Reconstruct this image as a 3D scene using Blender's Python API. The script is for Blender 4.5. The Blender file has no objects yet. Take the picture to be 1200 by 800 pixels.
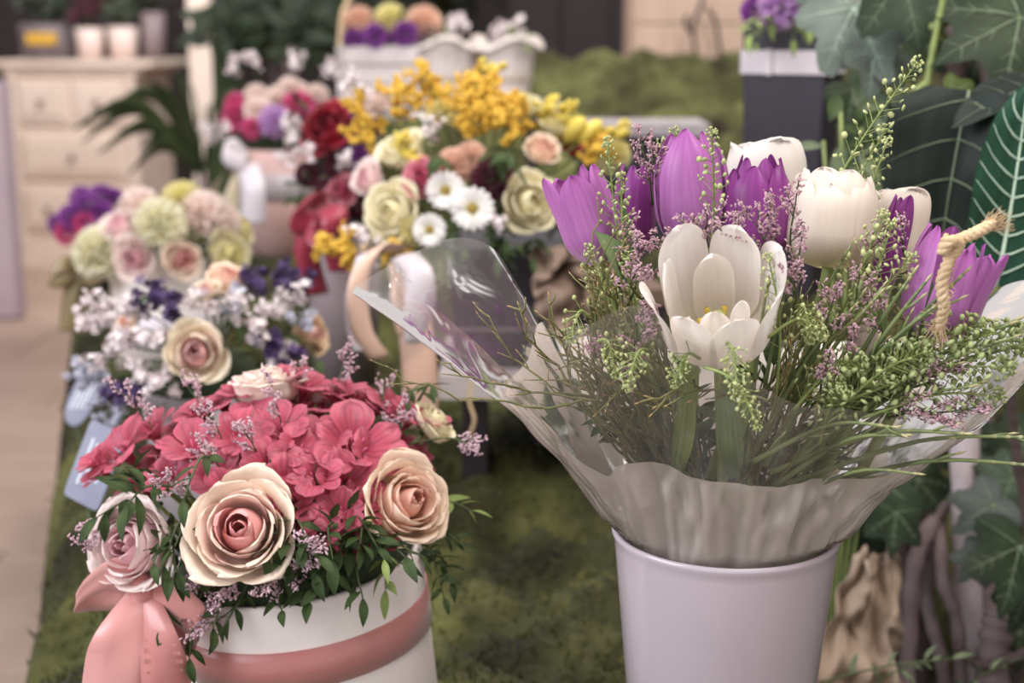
import bpy, math, random
import numpy as np
from mathutils import Vector, Matrix, noise, Quaternion
random.seed(7); rng = np.random.default_rng(7)
S = bpy.context.scene; C = S.collection; PI = math.pi
# ------------------------------------------------------------------ camera, world, lights, exposure
H, PITCH, FPX = 1.10, math.radians(12.5), 1667.0
cam = bpy.data.cameras.new('camera'); cam.sensor_width = 36; cam.lens = FPX/1200*36
cam.dof.use_dof = True; cam.dof.focus_distance = 0.93; cam.dof.aperture_fstop = 5.0
cam.clip_start = .05
co = bpy.data.objects.new('camera', cam); C.objects.link(co)
co.location = (0, 0, H); co.rotation_euler = (PI/2-PITCH, 0, 0); S.camera = co
S.view_settings.view_transform = 'Standard'; S.view_settings.look = 'None'
S.view_settings.gamma = 1; S.view_settings.use_curve_mapping = False; S.view_settings.exposure = 0.0
w = bpy.data.worlds.new('shop_ambient'); S.world = w; w.use_nodes = True
w.node_tree.nodes['Background'].inputs[0].default_value = (1.0, .94, .92, 1)
w.node_tree.nodes['Background'].inputs[1].default_value = 0.88
def area(name, loc, to, sx, sy, power, col):
    l = bpy.data.lights.new(name, 'AREA'); l.shape = 'RECTANGLE'; l.size = sx; l.size_y = sy; l.energy = power; l.color = col
    o = bpy.data.objects.new(name, l); C.objects.link(o); o.location = loc
    o.rotation_euler = (Vector(to)-Vector(loc)).to_track_quat('-Z', 'Y').to_euler()
def spot(name, loc, to, power, deg, col, r=.12):
    l = bpy.data.lights.new(name, 'SPOT'); l.energy = power; l.spot_size = math.radians(deg); l.spot_blend = .7; l.color = col; l.shadow_soft_size = r
    o = bpy.data.objects.new(name, l); C.objects.link(o); o.location = loc
    o.rotation_euler = (Vector(to)-Vector(loc)).to_track_quat('-Z', 'Y').to_euler()
area('shop_window_light', (-2.6, .1, 2.3), (.1, 1.3, .7), 2.2, 1.8, 95, (.86, .91, 1))
area('added_overhead_light', (.6, .6, 3.0), (.1, 1.4, .6), 1.2, 1.2, 52, (1, .93, .86))  # unseen overhead fill, added to brighten the front flowers
spot('added_spot_over_chest', (-.6, 4.2, 3.2), (-2.1, 6.3, .5), 400, 50, (1, .93, .90))  # added lamp standing in for the sunlight on the chest
spot('added_spot_over_boxes', (.5, 2.2, 3.1), (-.3, 2.3, .8), 105, 70, (1, .95, .88), .2)  # added lamp, brightens the rear flower boxes
spot('added_spot_over_bank', (.1, 3.0, 3.2), (.2, 3.6, .9), 95, 70, (1, .95, .86))  # added lamp, brightens the moss bank and rear row
# ------------------------------------------------------------------ helpers
cp, sp_ = math.cos(PITCH), math.sin(PITCH)
CAM = Vector((0, 0, H))
def ray(px, py):
    u = (px-600)/FPX; v = (400-py)/FPX
    return Vector((u, cp+sp_*v, -sp_+cp*v))
def P(px, py, Y):
    d = ray(px, py); return CAM + d*(Y/d.y)
def L(px, Y): return px/FPX*Y/.97
def ss(x, a=0., b=1.):
    x = min(1, max(0, (x-a)/(b-a))); return x*x*(3-2*x)
def ci(pts, x):
    n = len(pts)
    if x <= pts[0][0]: return pts[0][1]
    if x >= pts[-1][0]: return pts[-1][1]
    for i in range(n-1):
        if x <= pts[i+1][0]: break
    x0, y0 = pts[i]; x1, y1 = pts[i+1]; h = x1-x0; t = (x-x0)/h
    def sl(k):
        a = max(k-1, 0); b = min(k+1, n-1); return (pts[b][1]-pts[a][1])/(pts[b][0]-pts[a][0])
    m0, m1 = sl(i)*h, sl(i+1)*h
    return (2*t**3-3*t*t+1)*y0+(t**3-2*t*t+t)*m0+(-2*t**3+3*t*t)*y1+(t**3-t*t)*m1
def catmull(pts, n, closed=False):
    pts = [Vector(p) for p in pts]; m = len(pts); out = []
    segs = m if closed else m-1
    for k in range(n if closed else n+1):
        s = k/n*segs; i = min(int(s), segs-1); t = s-i
        g = (lambda j: pts[j % m]) if closed else (lambda j: pts[min(max(j, 0), m-1)])
        a, b, c, d = g(i-1), g(i), g(i+1), g(i+2)
        out.append(.5*((2*b)+(c-a)*t+(2*a-5*b+4*c-d)*t*t+(3*b-a-3*c+d)*t**3))
    return out
class MB:
    def __init__(s): s.v = []; s.f = []; s.uv = []
    def add(s, V, F, UV=None):
        b = len(s.v); s.v += [tuple(p) for p in V]; s.f += [tuple(i+b for i in f) for f in F]
        s.uv += list(UV) if UV is not None else [(.5, .5)]*len(V)
        return s
    def box(s, c, d, rz=0, taper=1.):
        cx, cy, cz = c; x, y, z = d[0]/2, d[1]/2, d[2]/2; V = []
        for k in (-1, 1):
            t = taper if k < 0 else 1
            for a, b in ((-1, -1), (1, -1), (1, 1), (-1, 1)):
                X, Y = a*x*t, b*y*t
                V.append((cx+X*math.cos(rz)-Y*math.sin(rz), cy+X*math.sin(rz)+Y*math.cos(rz), cz+k*z))
        return s.add(V, [(3, 2, 1, 0), (4, 5, 6, 7), (0, 1, 5, 4), (1, 2, 6, 5), (2, 3, 7, 6), (3, 0, 4, 7)])
    def tube(s, pts, r, n=6, cap=True):
        pts = [Vector(p) for p in pts]; m = len(pts)
        rr = r if isinstance(r, (list, tuple)) else [r]*m
        V = []; up = Vector((.31, .52, .79)); nrm = None; UV = []
        for i, p in enumerate(pts):
            t = (pts[min(i+1, m-1)]-pts[max(i-1, 0)])
            t = t.normalized() if t.length > 1e-9 else Vector((0, 0, 1))
            if nrm is None: nrm = t.cross(up)
            nrm = nrm - t*nrm.dot(t)
            if nrm.length < 1e-6: nrm = t.orthogonal()
            nrm.normalize(); bn = t.cross(nrm)
            for k in range(n):
                a = 2*PI*k/n; V.append(p+(nrm*math.cos(a)+bn*math.sin(a))*rr[i]); UV.append((k/n, i/(m-1)))
        F = [(i*n+k, i*n+(k+1) % n, (i+1)*n+(k+1) % n, (i+1)*n+k) for i in range(m-1) for k in range(n)]
        if cap: F += [tuple(range(n-1, -1, -1)), tuple((m-1)*n+k for k in range(n))]
        return s.add(V, F, UV)
    def lathe(s, prof, n=48, c=(0, 0, 0), caps=False):
        V = [(c[0]+r*math.cos(2*PI*k/n), c[1]+r*math.sin(2*PI*k/n), c[2]+z) for r, z in prof for k in range(n)]
        m = len(prof)
        F = [(i*n+k, i*n+(k+1) % n, (i+1)*n+(k+1) % n, (i+1)*n+k) for i in range(m-1) for k in range(n)]
        if caps: F += [tuple(range(n-1, -1, -1)), tuple((m-1)*n+k for k in range(n))]
        return s.add(V, F, [(k/n, i/(m-1)) for i in range(m) for k in range(n)])
    def grid(s, fn, nu, nv, close=False):
        V = []; UV = []
        for j in range(nv+1):
            for i in range(nu if close else nu+1):
                V.append(fn(i/nu, j/nv)); UV.append((i/nu, j/nv))
        W = nu if close else nu+1
        F = [(j*W+i, j*W+(i+1) % W, (j+1)*W+(i+1) % W, (j+1)*W+i) for j in range(nv) for i in range(nu)]
        return s.add(V, F, UV)
    def strip(s, pts, wid, th=.0006, sub=3):
        """ribbon: pts path, wid list of width vectors; a closed thin slab"""
        pts = [Vector(p) for p in pts]; wid = [Vector(q) for q in wid]; m = len(pts); V = []; UV = []; W = sub+1
        for side in (1, -1):
            for i, p in enumerate(pts):
                t = pts[min(i+1, m-1)]-pts[max(i-1, 0)]; nn = t.cross(wid[i])
                nn = nn.normalized() if nn.length > 1e-9 else Vector((0, 0, 1))
                for k in range(W):
                    a = k/sub-.5
                    V.append(p+wid[i]*a+nn*(side*th/2 + .06*wid[i].length*(1-4*a*a))); UV.append((k/sub, i/(m-1)))
        o = m*W; F = []
        for i in range(m-1):
            for k in range(sub):
                a, b, c, d = i*W+k, i*W+k+1, (i+1)*W+k+1, (i+1)*W+k
                F += [(a, b, c, d), (o+d, o+c, o+b, o+a)]
            F += [(i*W, (i+1)*W, o+(i+1)*W, o+i*W), (i*W+sub, o+i*W+sub, o+(i+1)*W+sub, (i+1)*W+sub)]
        for k in range(sub):
            F += [(k, o+k, o+k+1, k+1), ((m-1)*W+k, (m-1)*W+k+1, o+(m-1)*W+k+1, o+(m-1)*W+k)]
        return s.add(V, F, UV)
    def scatter(s, shape, mats):
        BV, BF = shape
        for M in mats: s.add([M @ v for v in BV], BF)
        return s
    def mesh(s, name, mat, smooth=True, inv=None):
        V = np.array(s.v, dtype=np.float64).reshape(-1, 3)
        if inv is not None:
            I = np.array(inv); V = V @ I[:3, :3].T + I[:3, 3]
        return mkmesh(name, V, s.f, mat, s.uv, smooth)
def mkmesh(name, V, F, mat, UV=None, smooth=True):
    me = bpy.data.meshes.new(name); me.from_pydata([tuple(map(float, p)) for p in V], [], F)
    if UV is not None and len(UV):
        lay = me.uv_layers.new(name='UVMap'); idx = np.empty(len(me.loops), dtype=np.int32)
        me.loops.foreach_get('vertex_index', idx); lay.data.foreach_set('uv', np.array(UV, dtype=np.float32)[idx].ravel())
    me.materials.append(mat)
    if smooth: me.polygons.foreach_set('use_smooth', np.ones(len(me.polygons), dtype=bool))
    me.update(); return me
def thing(name, label, cat, M=None, group=None):
    o = bpy.data.objects.new(name, None); C.objects.link(o); o.empty_display_size = .02
    o['label'] = label; o['category'] = cat
    if group: o['group'] = group
    if M is not None: o.matrix_basis = M if isinstance(M, Matrix) else Matrix.Translation(M)
    return o
def link(name, me, parent=None, M=None, kind=None, label=None):
    o = bpy.data.objects.new(name, me); C.objects.link(o)
    if parent is not None: o.parent = parent
    if M is not None: o.matrix_basis = M
    if kind: o['kind'] = kind
    if label: o['label'] = label
    return o
def wmat(o):
    return o.matrix_basis if o.parent is None else wmat(o.parent) @ o.matrix_basis
def part(name, mb, mat, parent, smooth=True, kind=None, label=None):
    """mb in world coordinates -> child of parent"""
    return link(name, mb.mesh(name, mat, smooth, wmat(parent).inverted()), parent, None, kind, label)
def single(name, mb, mat, label, cat, group=None, smooth=True, kind=None):
    o = link(name, mb.mesh(name, mat, smooth)); o['label'] = label; o['category'] = cat
    if group: o['group'] = group
    if kind: o['kind'] = kind
    return o
def frame(loc, d, spin=0., s=1.):
    q = Vector(d).normalized().to_track_quat('Z', 'Y')
    return Matrix.Translation(loc) @ q.to_matrix().to_4x4() @ Matrix.Rotation(spin, 4, 'Z') @ Matrix.Scale(s, 4)
def bevel(o, wd=.003, seg=2):
    m = o.modifiers.new('bevel', 'BEVEL'); m.width = wd; m.segments = seg; m.limit_method = 'ANGLE'; return o
# ------------------------------------------------------------------ materials
def srgb(h):
    c = [int(h[i:i+2], 16)/255 for i in (0, 2, 4)]
    return tuple((x/12.92 if x < .04045 else ((x+.055)/1.055)**2.4) for x in c)+(1,)
def base_mat(name):
    m = bpy.data.materials.new(name); m.use_nodes = True; nt = m.node_tree
    return m, nt, nt.nodes['Principled BSDF']
def tint(name, a, b=None, scale=20, rough=.5, bump=0, bscale=60, sheen=0, stretch=None, spec=.5, c=None, coat=0, metal=0):
    m, nt, bs = base_mat(name); N, K = nt.nodes, nt.links
    bs.inputs['Roughness'].default_value = rough; bs.inputs['Specular IOR Level'].default_value = spec
    bs.inputs['Sheen Weight'].default_value = sheen; bs.inputs['Coat Weight'].default_value = coat; bs.inputs['Metallic'].default_value = metal
    bs.inputs['Base Color'].default_value = srgb(a)
    tc = N.new('ShaderNodeTexCoord'); mp = N.new('ShaderNodeMapping'); K.new(tc.outputs['Object'], mp.inputs[0])
    if stretch: mp.inputs['Scale'].default_value = stretch
    if b:
        no = N.new('ShaderNodeTexNoise'); no.inputs['Scale'].default_value = scale; no.inputs['Detail'].default_value = 5
        K.new(mp.outputs[0], no.inputs['Vector'])
        cr = N.new('ShaderNodeValToRGB'); cr.color_ramp.elements[0].position = .33; cr.color_ramp.elements[1].position = .67
        cr.color_ramp.elements[0].color = srgb(a); cr.color_ramp.elements[1].color = srgb(b)
        if c: e = cr.color_ramp.elements.new(.5); e.color = srgb(c)
        K.new(no.outputs['Fac'], cr.inputs[0]); K.new(cr.outputs[0], bs.inputs['Base Color'])
    if bump:
        n2 = N.new('ShaderNodeTexNoise'); n2.inputs['Scale'].default_value = bscale; n2.inputs['Detail'].default_value = 6
        K.new(mp.outputs[0], n2.inputs['Vector'])
        bp = N.new('ShaderNodeBump'); bp.inputs['Strength'].default_value = bump; bp.inputs['Distance'].default_value = .01
        K.new(n2.outputs['Fac'], bp.inputs['Height']); K.new(bp.outputs[0], bs.inputs['Normal'])
    return m
def petal(name, base, mid, edge, streak=.10, rough=.45, trans=.25, p=(0., .35, 1.), sheen=.12, spec=.3, bmp=.12):
    """base -> mid -> edge colour along the petal, fine lengthwise veins, thin-petal translucency"""
    m, nt, bs = base_mat(name); N, K = nt.nodes, nt.links
    uv = N.new('ShaderNodeUVMap'); sx = N.new('ShaderNodeSeparateXYZ'); K.new(uv.outputs[0], sx.inputs[0])
    cr = N.new('ShaderNodeValToRGB'); el = cr.color_ramp.elements
    el[0].position = p[0]; el[0].color = srgb(base); el[1].position = p[2]; el[1].color = srgb(edge); e = el.new(p[1]); e.color = srgb(mid)
    K.new(sx.outputs[1], cr.inputs[0])
    mp = N.new('ShaderNodeMapping'); mp.inputs['Scale'].default_value = (11, 1.6, 1); K.new(uv.outputs[0], mp.inputs[0])
    oi = N.new('ShaderNodeObjectInfo'); ad = N.new('ShaderNodeVectorMath'); ad.operation = 'ADD'
    K.new(mp.outputs[0], ad.inputs[0]); K.new(oi.outputs['Random'], ad.inputs[1])
    no = N.new('ShaderNodeTexNoise'); no.inputs['Scale'].default_value = 1.; no.inputs['Detail'].default_value = 4; K.new(ad.outputs[0], no.inputs['Vector'])
    mr = N.new('ShaderNodeMapRange'); mr.inputs[1].default_value = .3; mr.inputs[2].default_value = .7
    mr.inputs[3].default_value = 1-streak*1.6; mr.inputs[4].default_value = 1+streak*.6; K.new(no.outputs['Fac'], mr.inputs[0])
    hs = N.new('ShaderNodeHueSaturation'); K.new(mr.outputs[0], hs.inputs['Value']); K.new(cr.outputs[0], hs.inputs['Color'])
    K.new(hs.outputs[0], bs.inputs['Base Color']); bs.inputs['Roughness'].default_value = rough; bs.inputs['Specular IOR Level'].default_value = spec
    bs.inputs['Sheen Weight'].default_value = sheen
    bp = N.new('ShaderNodeBump'); bp.inputs['Strength'].default_value = bmp; bp.inputs['Distance'].default_value = .002
    K.new(no.outputs['Fac'], bp.inputs['Height']); K.new(bp.outputs[0], bs.inputs['Normal'])
    tr = N.new('ShaderNodeBsdfTranslucent'); K.new(hs.outputs[0], tr.inputs[0])
    mx = N.new('ShaderNodeMixShader'); mx.inputs[0].default_value = trans
    K.new(bs.outputs[0], mx.inputs[1]); K.new(tr.outputs[0], mx.inputs[2]); K.new(mx.outputs[0], N['Material Output'].inputs[0])
    return m
def film(name, col, haze, hazecol, gl=.06, ior=1.5, bump=.3):
    """thin plastic film: straight-through transparency, fresnel gloss, a little milky haze"""
    m, nt, bs = base_mat(name); N, K = nt.nodes, nt.links; N.remove(bs)
    tr = N.new('ShaderNodeBsdfTransparent'); tr.inputs[0].default_value = srgb(col)
    df = N.new('ShaderNodeBsdfDiffuse'); df.inputs[0].default_value = srgb(hazecol)
    gs = N.new('ShaderNodeBsdfGlossy'); gs.inputs['Roughness'].default_value = gl
    fr = N.new('ShaderNodeFresnel'); fr.inputs[0].default_value = ior
    tc = N.new('ShaderNodeTexCoord'); no = N.new('ShaderNodeTexNoise'); no.inputs['Scale'].default_value = 22; no.inputs['Detail'].default_value = 2
    no.inputs['Distortion'].default_value = 1.2
    K.new(tc.outputs['Object'], no.inputs['Vector']); bp = N.new('ShaderNodeBump'); bp.inputs['Strength'].default_value = bump; bp.inputs['Distance'].default_value = .02
    K.new(no.outputs['Fac'], bp.inputs['Height']); K.new(bp.outputs[0], gs.inputs['Normal']); K.new(bp.outputs[0], fr.inputs['Normal'])
    tl = N.new('ShaderNodeBsdfTranslucent'); tl.inputs[0].default_value = srgb(hazecol); dd = N.new('ShaderNodeMixShader'); dd.inputs[0].default_value = .4
    K.new(df.outputs[0], dd.inputs[1]); K.new(tl.outputs[0], dd.inputs[2])
    a = N.new('ShaderNodeMixShader'); a.inputs[0].default_value = haze; K.new(tr.outputs[0], a.inputs[1]); K.new(dd.outputs[0], a.inputs[2])
    b = N.new('ShaderNodeMixShader'); K.new(fr.outputs[0], b.inputs[0]); K.new(a.outputs[0], b.inputs[1]); K.new(gs.outputs[0], b.inputs[2])
    K.new(b.outputs[0], N['Material Output'].inputs[0]); return m
def leafmat(name, a, b, rough=.45, trans=.15):
    return petal(name, a, b, a, .18, rough, trans, (0., .35, 1.), 0., .10, .3)
MAT = dict(
 moss=tint('moss', '22211a', '5d5e38', 8, 1, 1.0, 60, .05, None, .05, '3c3c26'),
 fuzz=tint('moss_fuzz', '2a2b1d', '6e6d42', 7, 1, 0, 45, .05, None, .05, '47482c'),
 bank=tint('moss_bank', '3a3028', '7d8052', 7, 1, 1.0, 60, .05, None, .05, '5c5d3c'),
 tile=tint('floor_tile', 'b39c8c', 'a58d7f', 4, .45, .05, 30), grout=tint('grout', '8a7468', None, rough=.9),
 wallb=tint('beige_wall', 'd8c8bc', 'cdbcb0', 3, .8), wall=tint('dark_wall', '3b3436', '453d3e', 3, .8), lav=tint('lavender_paint', 'b3a4ac', 'a999a3', 5, .6),
 chest=tint('cream_paint', 'e6d6c9', 'dccabc', 8, .5, .05, 40), knob=tint('brown_knob', '7a6558', None, rough=.4),
 zinc=tint('zinc', '6d6468', '7d7478', 20, .5), yellowlab=tint('yellow_label', 'e0b341', 'd6a52e', 30, .6),
 potw=tint('pinkish_white_ceramic', 'ecd9d2', 'e3cdc6', 10, .4), potg=tint('grey_ceramic', '938487', '857679', 10, .5),
 wplastic=tint('white_glossy_plastic', 'bdb1b9', 'b8abb4', 4, .18, .02, 6, 0, None, .5, None, .3),
 boxw=tint('white_card', 'efe6e2', 'e8dcd8', 8, .55, .06, 150), foam=tint('floral_foam', '2f3a26', '26301f', 20, 1),
 satin=tint('pink_satin', 'b8716e', 'c88a84', 6, .32, .08, 25, .4, (1, 1, 4)), satinl=tint('pale_pink_satin', 'd9a09a', 'cf8f8b', 6, .32, .08, 25, .4),
 peachrib=tint('peach_satin', 'cfa893', 'dcbba8', 6, .32, .05, 25, .4), white_rib=tint('white_satin', 'd3cad0', 'c6bcc3', 8, .35, .05, 25, .3),
 goldrib=tint('olive_gold_satin', '8f7c55', '6d5d3b', 8, .35, .05, 25, .3), beigerib=tint('beige_satin', 'bcae95', 'a8997f', 8, .4, .05, 25, .3),
 burg=tint('burgundy_satin', '7e1f33', '9a2b42', 8, .3, .05, 25, .3),
 dark=tint('black_card', '2c2832', '332e39', 6, .45, .05, 100), dgrey=tint('dark_slate_card', '37323c', '2c2830', 6, .4),
 pinkbox=tint('pink_card', 'e2bdb8', 'd9b0ac', 6, .5), wwood=tint('white_washed_wood', 'd9d0d0', 'bdb2b0', 9, .7, .3, 60, 0, (1, 1, 8)),
 greyw=tint('grey_plank', 'a59da1', '938b8f', 9, .5, .1, 60, 0, (6, 1, 1)), paperw=tint('white_wrap_paper', 'd9cec9', 'cbbfb9', 12, .6, .3, 30),
 kraft=tint('kraft_paper', '7f6a5c', '6b584c', 12, .75, .4, 30), cloth=tint('beige_sackcloth', '9c8878', '86735f', 9, .8, .3, 18),
 crate=tint('pale_pink_wood', 'd8bba8', 'c9ab98', 6, .7, .1, 40, 0, (8, 1, 1)), darkw=tint('dark_wood', '3a2f33', '2f272b', 6, .6, .1, 40),
 bark=tint('brown_vine_bark', '6b5b5b', '857475', 14, .8, .5, 60, 0, (1, 1, .2)), barkd=tint('dark_vine_bark', '463a38', '5a4a47', 14, .8, .5, 60),
 jute=tint('jute', 'e0c6a2', 'ccb08a', 60, .9, .4, 300), tag=tint('slate_tag', '85889a', '72758a', 20, .5), tagw=tint('tag_print', 'd9dbe6', None, rough=.6),
 stem=tint('flower_stem', '7d8c4e', '94a362', 12, .5), stemd=tint('dark_stem', '3f4a2b', '4f5a35', 12, .6), twig=tint('twig', '5f6138', '7f7b4e', 30, .6),
 shoot=tint('green_shoot', '5f7048', '86935c', 40, .5), node=tint('shoot_node', 'b9b48a', 'a89f72', 40, .6), tipb=tint('bud_tip', 'b7a06e', '94744f', 80, .6),
 pod=tint('pennycress_pod', 'a3ab70', 'b7be88', 90, .5), podd=tint('pennycress_disc', '8d9a64', 'a3ae78', 90, .5),
 lim=tint('limonium_pink', 'cdaab3', '97747f', 160, .7), limp=tint('pale_limonium', 'd2b3bc', 'b08e9c', 120, .7), dkleaf=leafmat('dark_filler_leaf', '38452a', '4c5a36'),
 ruscus=leafmat('ruscus_leaf', '33422a', '4b5c38'), lightleaf=leafmat('light_leaf', '7f9150', '93a663'), tleaf=leafmat('tulip_leaf', '6b8158', '879b6c', .4, .2),
 mim=tint('mimosa_yellow', 'e0b94a', 'd3a636', 120, .8), mimp=tint('pale_mimosa', 'e0cf6a', 'd3bb4a', 120, .8),
 wax=tint('waxflower_white', 'f2e9ea', 'e2d3d6', 90, .6), blue=tint('pale_blue_floret', 'cccddb', 'bbbccd', 90, .6), stat=tint('statice_purple', '57406f', '42305a', 90, .7),
 lil=tint('lilac_floret', 'b58cc9', 'a074b8', 90, .7), yc=tint('yellow_disc', 'a89040', '8b7430', 300, .8), anther=tint('anther', 'd9c05a', 'c4a63c', 200, .7),
 ivy=leafmat('ivy_leaf', '3a4638', '4c5949', .5), ivyg=leafmat('greyish_ivy_leaf', '6a756d', '828c82', .5), ivyb=leafmat('dark_grey_ivy_leaf', '474c48', '585d58', .55), ivyd=leafmat('dark_ivy_leaf', '2c382b', '39462f', .45),  # ivyb: darker grey tone for some lower leaves
 bigleaf=leafmat('dark_glossy_leaf', '2b332e', '252c28', .4, .05), vleaf=leafmat('deep_green_leaf', '2a4a3c', '22402f', .3, .05), vein=tint('pale_vein', 'b9cdb9', 'a3bba6', 60, .5),
 veing=tint('green_vein', '77866a', '6b7a5e', 60, .5), bush=tint('bush_green', '2f3c2c', '435339', 14, .5), bushd=tint('bush_dark', '20291f', '2f3a2a', 14, .5),
 palm=leafmat('palm_leaf', '39452f', '4d5a3c', .45), trunkw=tint('pale_birch', 'cfc3cc', 'b9a9a6', 12, .7), sheet=tint('lining_paper', 'cabdb5', 'bfb1a9', 7, .55, .1, 25),
 carn_g=petal('carnation_pale_green', 'e3dcac', 'ebe6c4', 'f1eed8', .05), carn_p=petal('carnation_blush', 'eed2c6', 'f4e0d8', 'f6e8e2', .05),
 carn_b=petal('carnation_burgundy', '3a1826', '552536', '6b3144', .1), carn_m=petal('carnation_magenta', 'a8235f', 'd1437f', 'dd6496', .08),
 carn_l=petal('carnation_lilac', 'a873b8', 'bd8fca', 'cfa9d8', .08), carn_pu=petal('carnation_purple', '5b2370', '7b358f', '9a55a8', .08), carn_peach=petal('carnation_peach', 'e0a890', 'e9bfa8', 'efd0bd', .05),
 carn_y=petal('carnation_yellow', 'd8c866', 'e5da90', 'ece5b0', .05),
)
MAT['film'] = film('clear_cellophane', 'fdfbfb', .09, 'f4ece8', .09, 1.5, .12)
MAT['frost'] = film('frosted_wrap', 'f4ece8', .82, 'fff5ee', .25, 1.35, .06)
MAT['p_purple'] = petal('tulip_purple', 'd9bcd2', 'c07cbd', 'b160ac', .14, .35, .25, (0., .2, 1.))
MAT['p_violet'] = petal('tulip_dark_purple', 'c39cc2', '93418f', '853482', .16, .35, .2, (0., .15, 1.))
MAT['p_white'] = petal('tulip_white', 'e6deac', 'efe7e0', 'f2ece6', .03, .4, .3, (0., .22, 1.))
MAT['p_cream'] = petal('tulip_cream', 'ddd4a2', 'eaddcf', 'eee3d8', .03, .4, .3, (0., .22, 1.))
MAT['p_coral'] = petal('alstroemeria_coral', 'a23650', 'bb4a62', 'c8647a', .26, .4, .25)
MAT['p_hot'] = petal('hot_pink', 'b03060', 'd24a78', 'e06c92', .1)
MAT['p_daisy'] = petal('daisy_white', 'e8e6d0', 'f4f0ec', 'f8f4f2', .03)
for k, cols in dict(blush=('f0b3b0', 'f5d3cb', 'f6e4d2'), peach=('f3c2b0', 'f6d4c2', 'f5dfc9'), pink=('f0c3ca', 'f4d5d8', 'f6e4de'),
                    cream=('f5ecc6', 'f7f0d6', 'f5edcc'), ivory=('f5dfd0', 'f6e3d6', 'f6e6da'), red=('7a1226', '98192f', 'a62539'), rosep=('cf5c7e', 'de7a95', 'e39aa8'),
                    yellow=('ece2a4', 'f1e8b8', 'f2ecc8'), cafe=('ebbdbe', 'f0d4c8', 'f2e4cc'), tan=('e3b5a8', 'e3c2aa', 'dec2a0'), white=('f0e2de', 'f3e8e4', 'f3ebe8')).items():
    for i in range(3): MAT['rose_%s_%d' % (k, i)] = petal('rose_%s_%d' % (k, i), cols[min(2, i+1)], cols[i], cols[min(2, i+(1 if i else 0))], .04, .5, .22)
# ------------------------------------------------------------------ base shapes
def ico(sub=0):
    import bmesh
    bm = bmesh.new(); bmesh.ops.create_icosphere(bm, subdivisions=max(1, sub), radius=1)
    V = [v.co.copy() for v in bm.verts]; F = [tuple(v.index for v in f.verts) for f in bm.faces]; bm.free(); return V, F
ICO1 = ico(1); ICO2 = ico(2)
def floret5():
    V = [Vector((0, 0, -.25))]; F = []
    for k in range(5):
        a = 2*PI*k/5; d = lambda r, b, z: Vector((r*math.cos(a+b), r*math.sin(a+b), z))
        i = len(V); V += [d(.55, -.5, .05), d(1.0, -.28, .22), d(1.0, .28, .22), d(.55, .5, .05)]
        F += [(0, i, i+1, i+2, i+3)]
    return V, F
FLO = floret5()
def cone4():
    V = [Vector((0, 0, -1))]+[Vector((.45*math.cos(a), .45*math.sin(a), .4)) for a in (0, PI/2, PI, 1.5*PI)]+[Vector((0, 0, 1.))]
    return V, [(0, 2, 1), (0, 3, 2), (0, 4, 3), (0, 1, 4), (1, 2, 5), (2, 3, 5), (3, 4, 5), (4, 1, 5)]
CONE = cone4()
def rv(): 
    while True:
        v = Vector((random.uniform(-1, 1), random.uniform(-1, 1), random.uniform(-1, 1)))
        if .05 < v.length < 1: return v.normalized()
# ------------------------------------------------------------------ petals and flower heads (cached prototypes, unit size)
def cup_petal(name, mat, pr, pz, W, tip=4., base=.3, nu=8, nv=10, ruffle=0., curl=0., seed=0, fringe=0., widen=.4):
    rs = np.random.default_rng(seed); ph = rs.uniform(0, 6.28, 6); mb = MB()
    def fn(a, b):
        u = a*2-1; v = 1-(1-b)**1.5
        s = (base+(1-base)*ss(v, 0, widen))*math.sqrt(max(0., 1-v**tip))
        ang = u*W*s; vv = v
        if fringe: vv = v*(1-fringe*v**6*(.5+.5*math.sin(u*19+ph[0])))
        r = ci(pr, vv); z = ci(pz, vv)
        r *= 1+curl*u*u*v - .035*math.exp(-(u/.16)**2)*v
        wob = ruffle*v*v*(math.sin(u*4+ph[1])+.6*math.sin(u*7.3+ph[2]+v*3))
        r += wob*.6; z += wob*.5
        return (r*math.cos(ang), r*math.sin(ang), z)
    mb.grid(fn, nu, nv); return mb.mesh(name, mat)
PROTO = {}
def cached(key, fn):
    if key not in PROTO: PROTO[key] = fn()
    return PROTO[key]
RZ = lambda a: Matrix.Rotation(a, 4, 'Z')
STEMM = MB().tube([(0, 0, 0), (0, .0, -.5), (0, 0, -1)], 1.0, 6).mesh('stem', MAT['stem'])
def stem_part(L_, r): return ('stem', STEMM, Matrix.Diagonal((r, r, L_, 1)))
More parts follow.
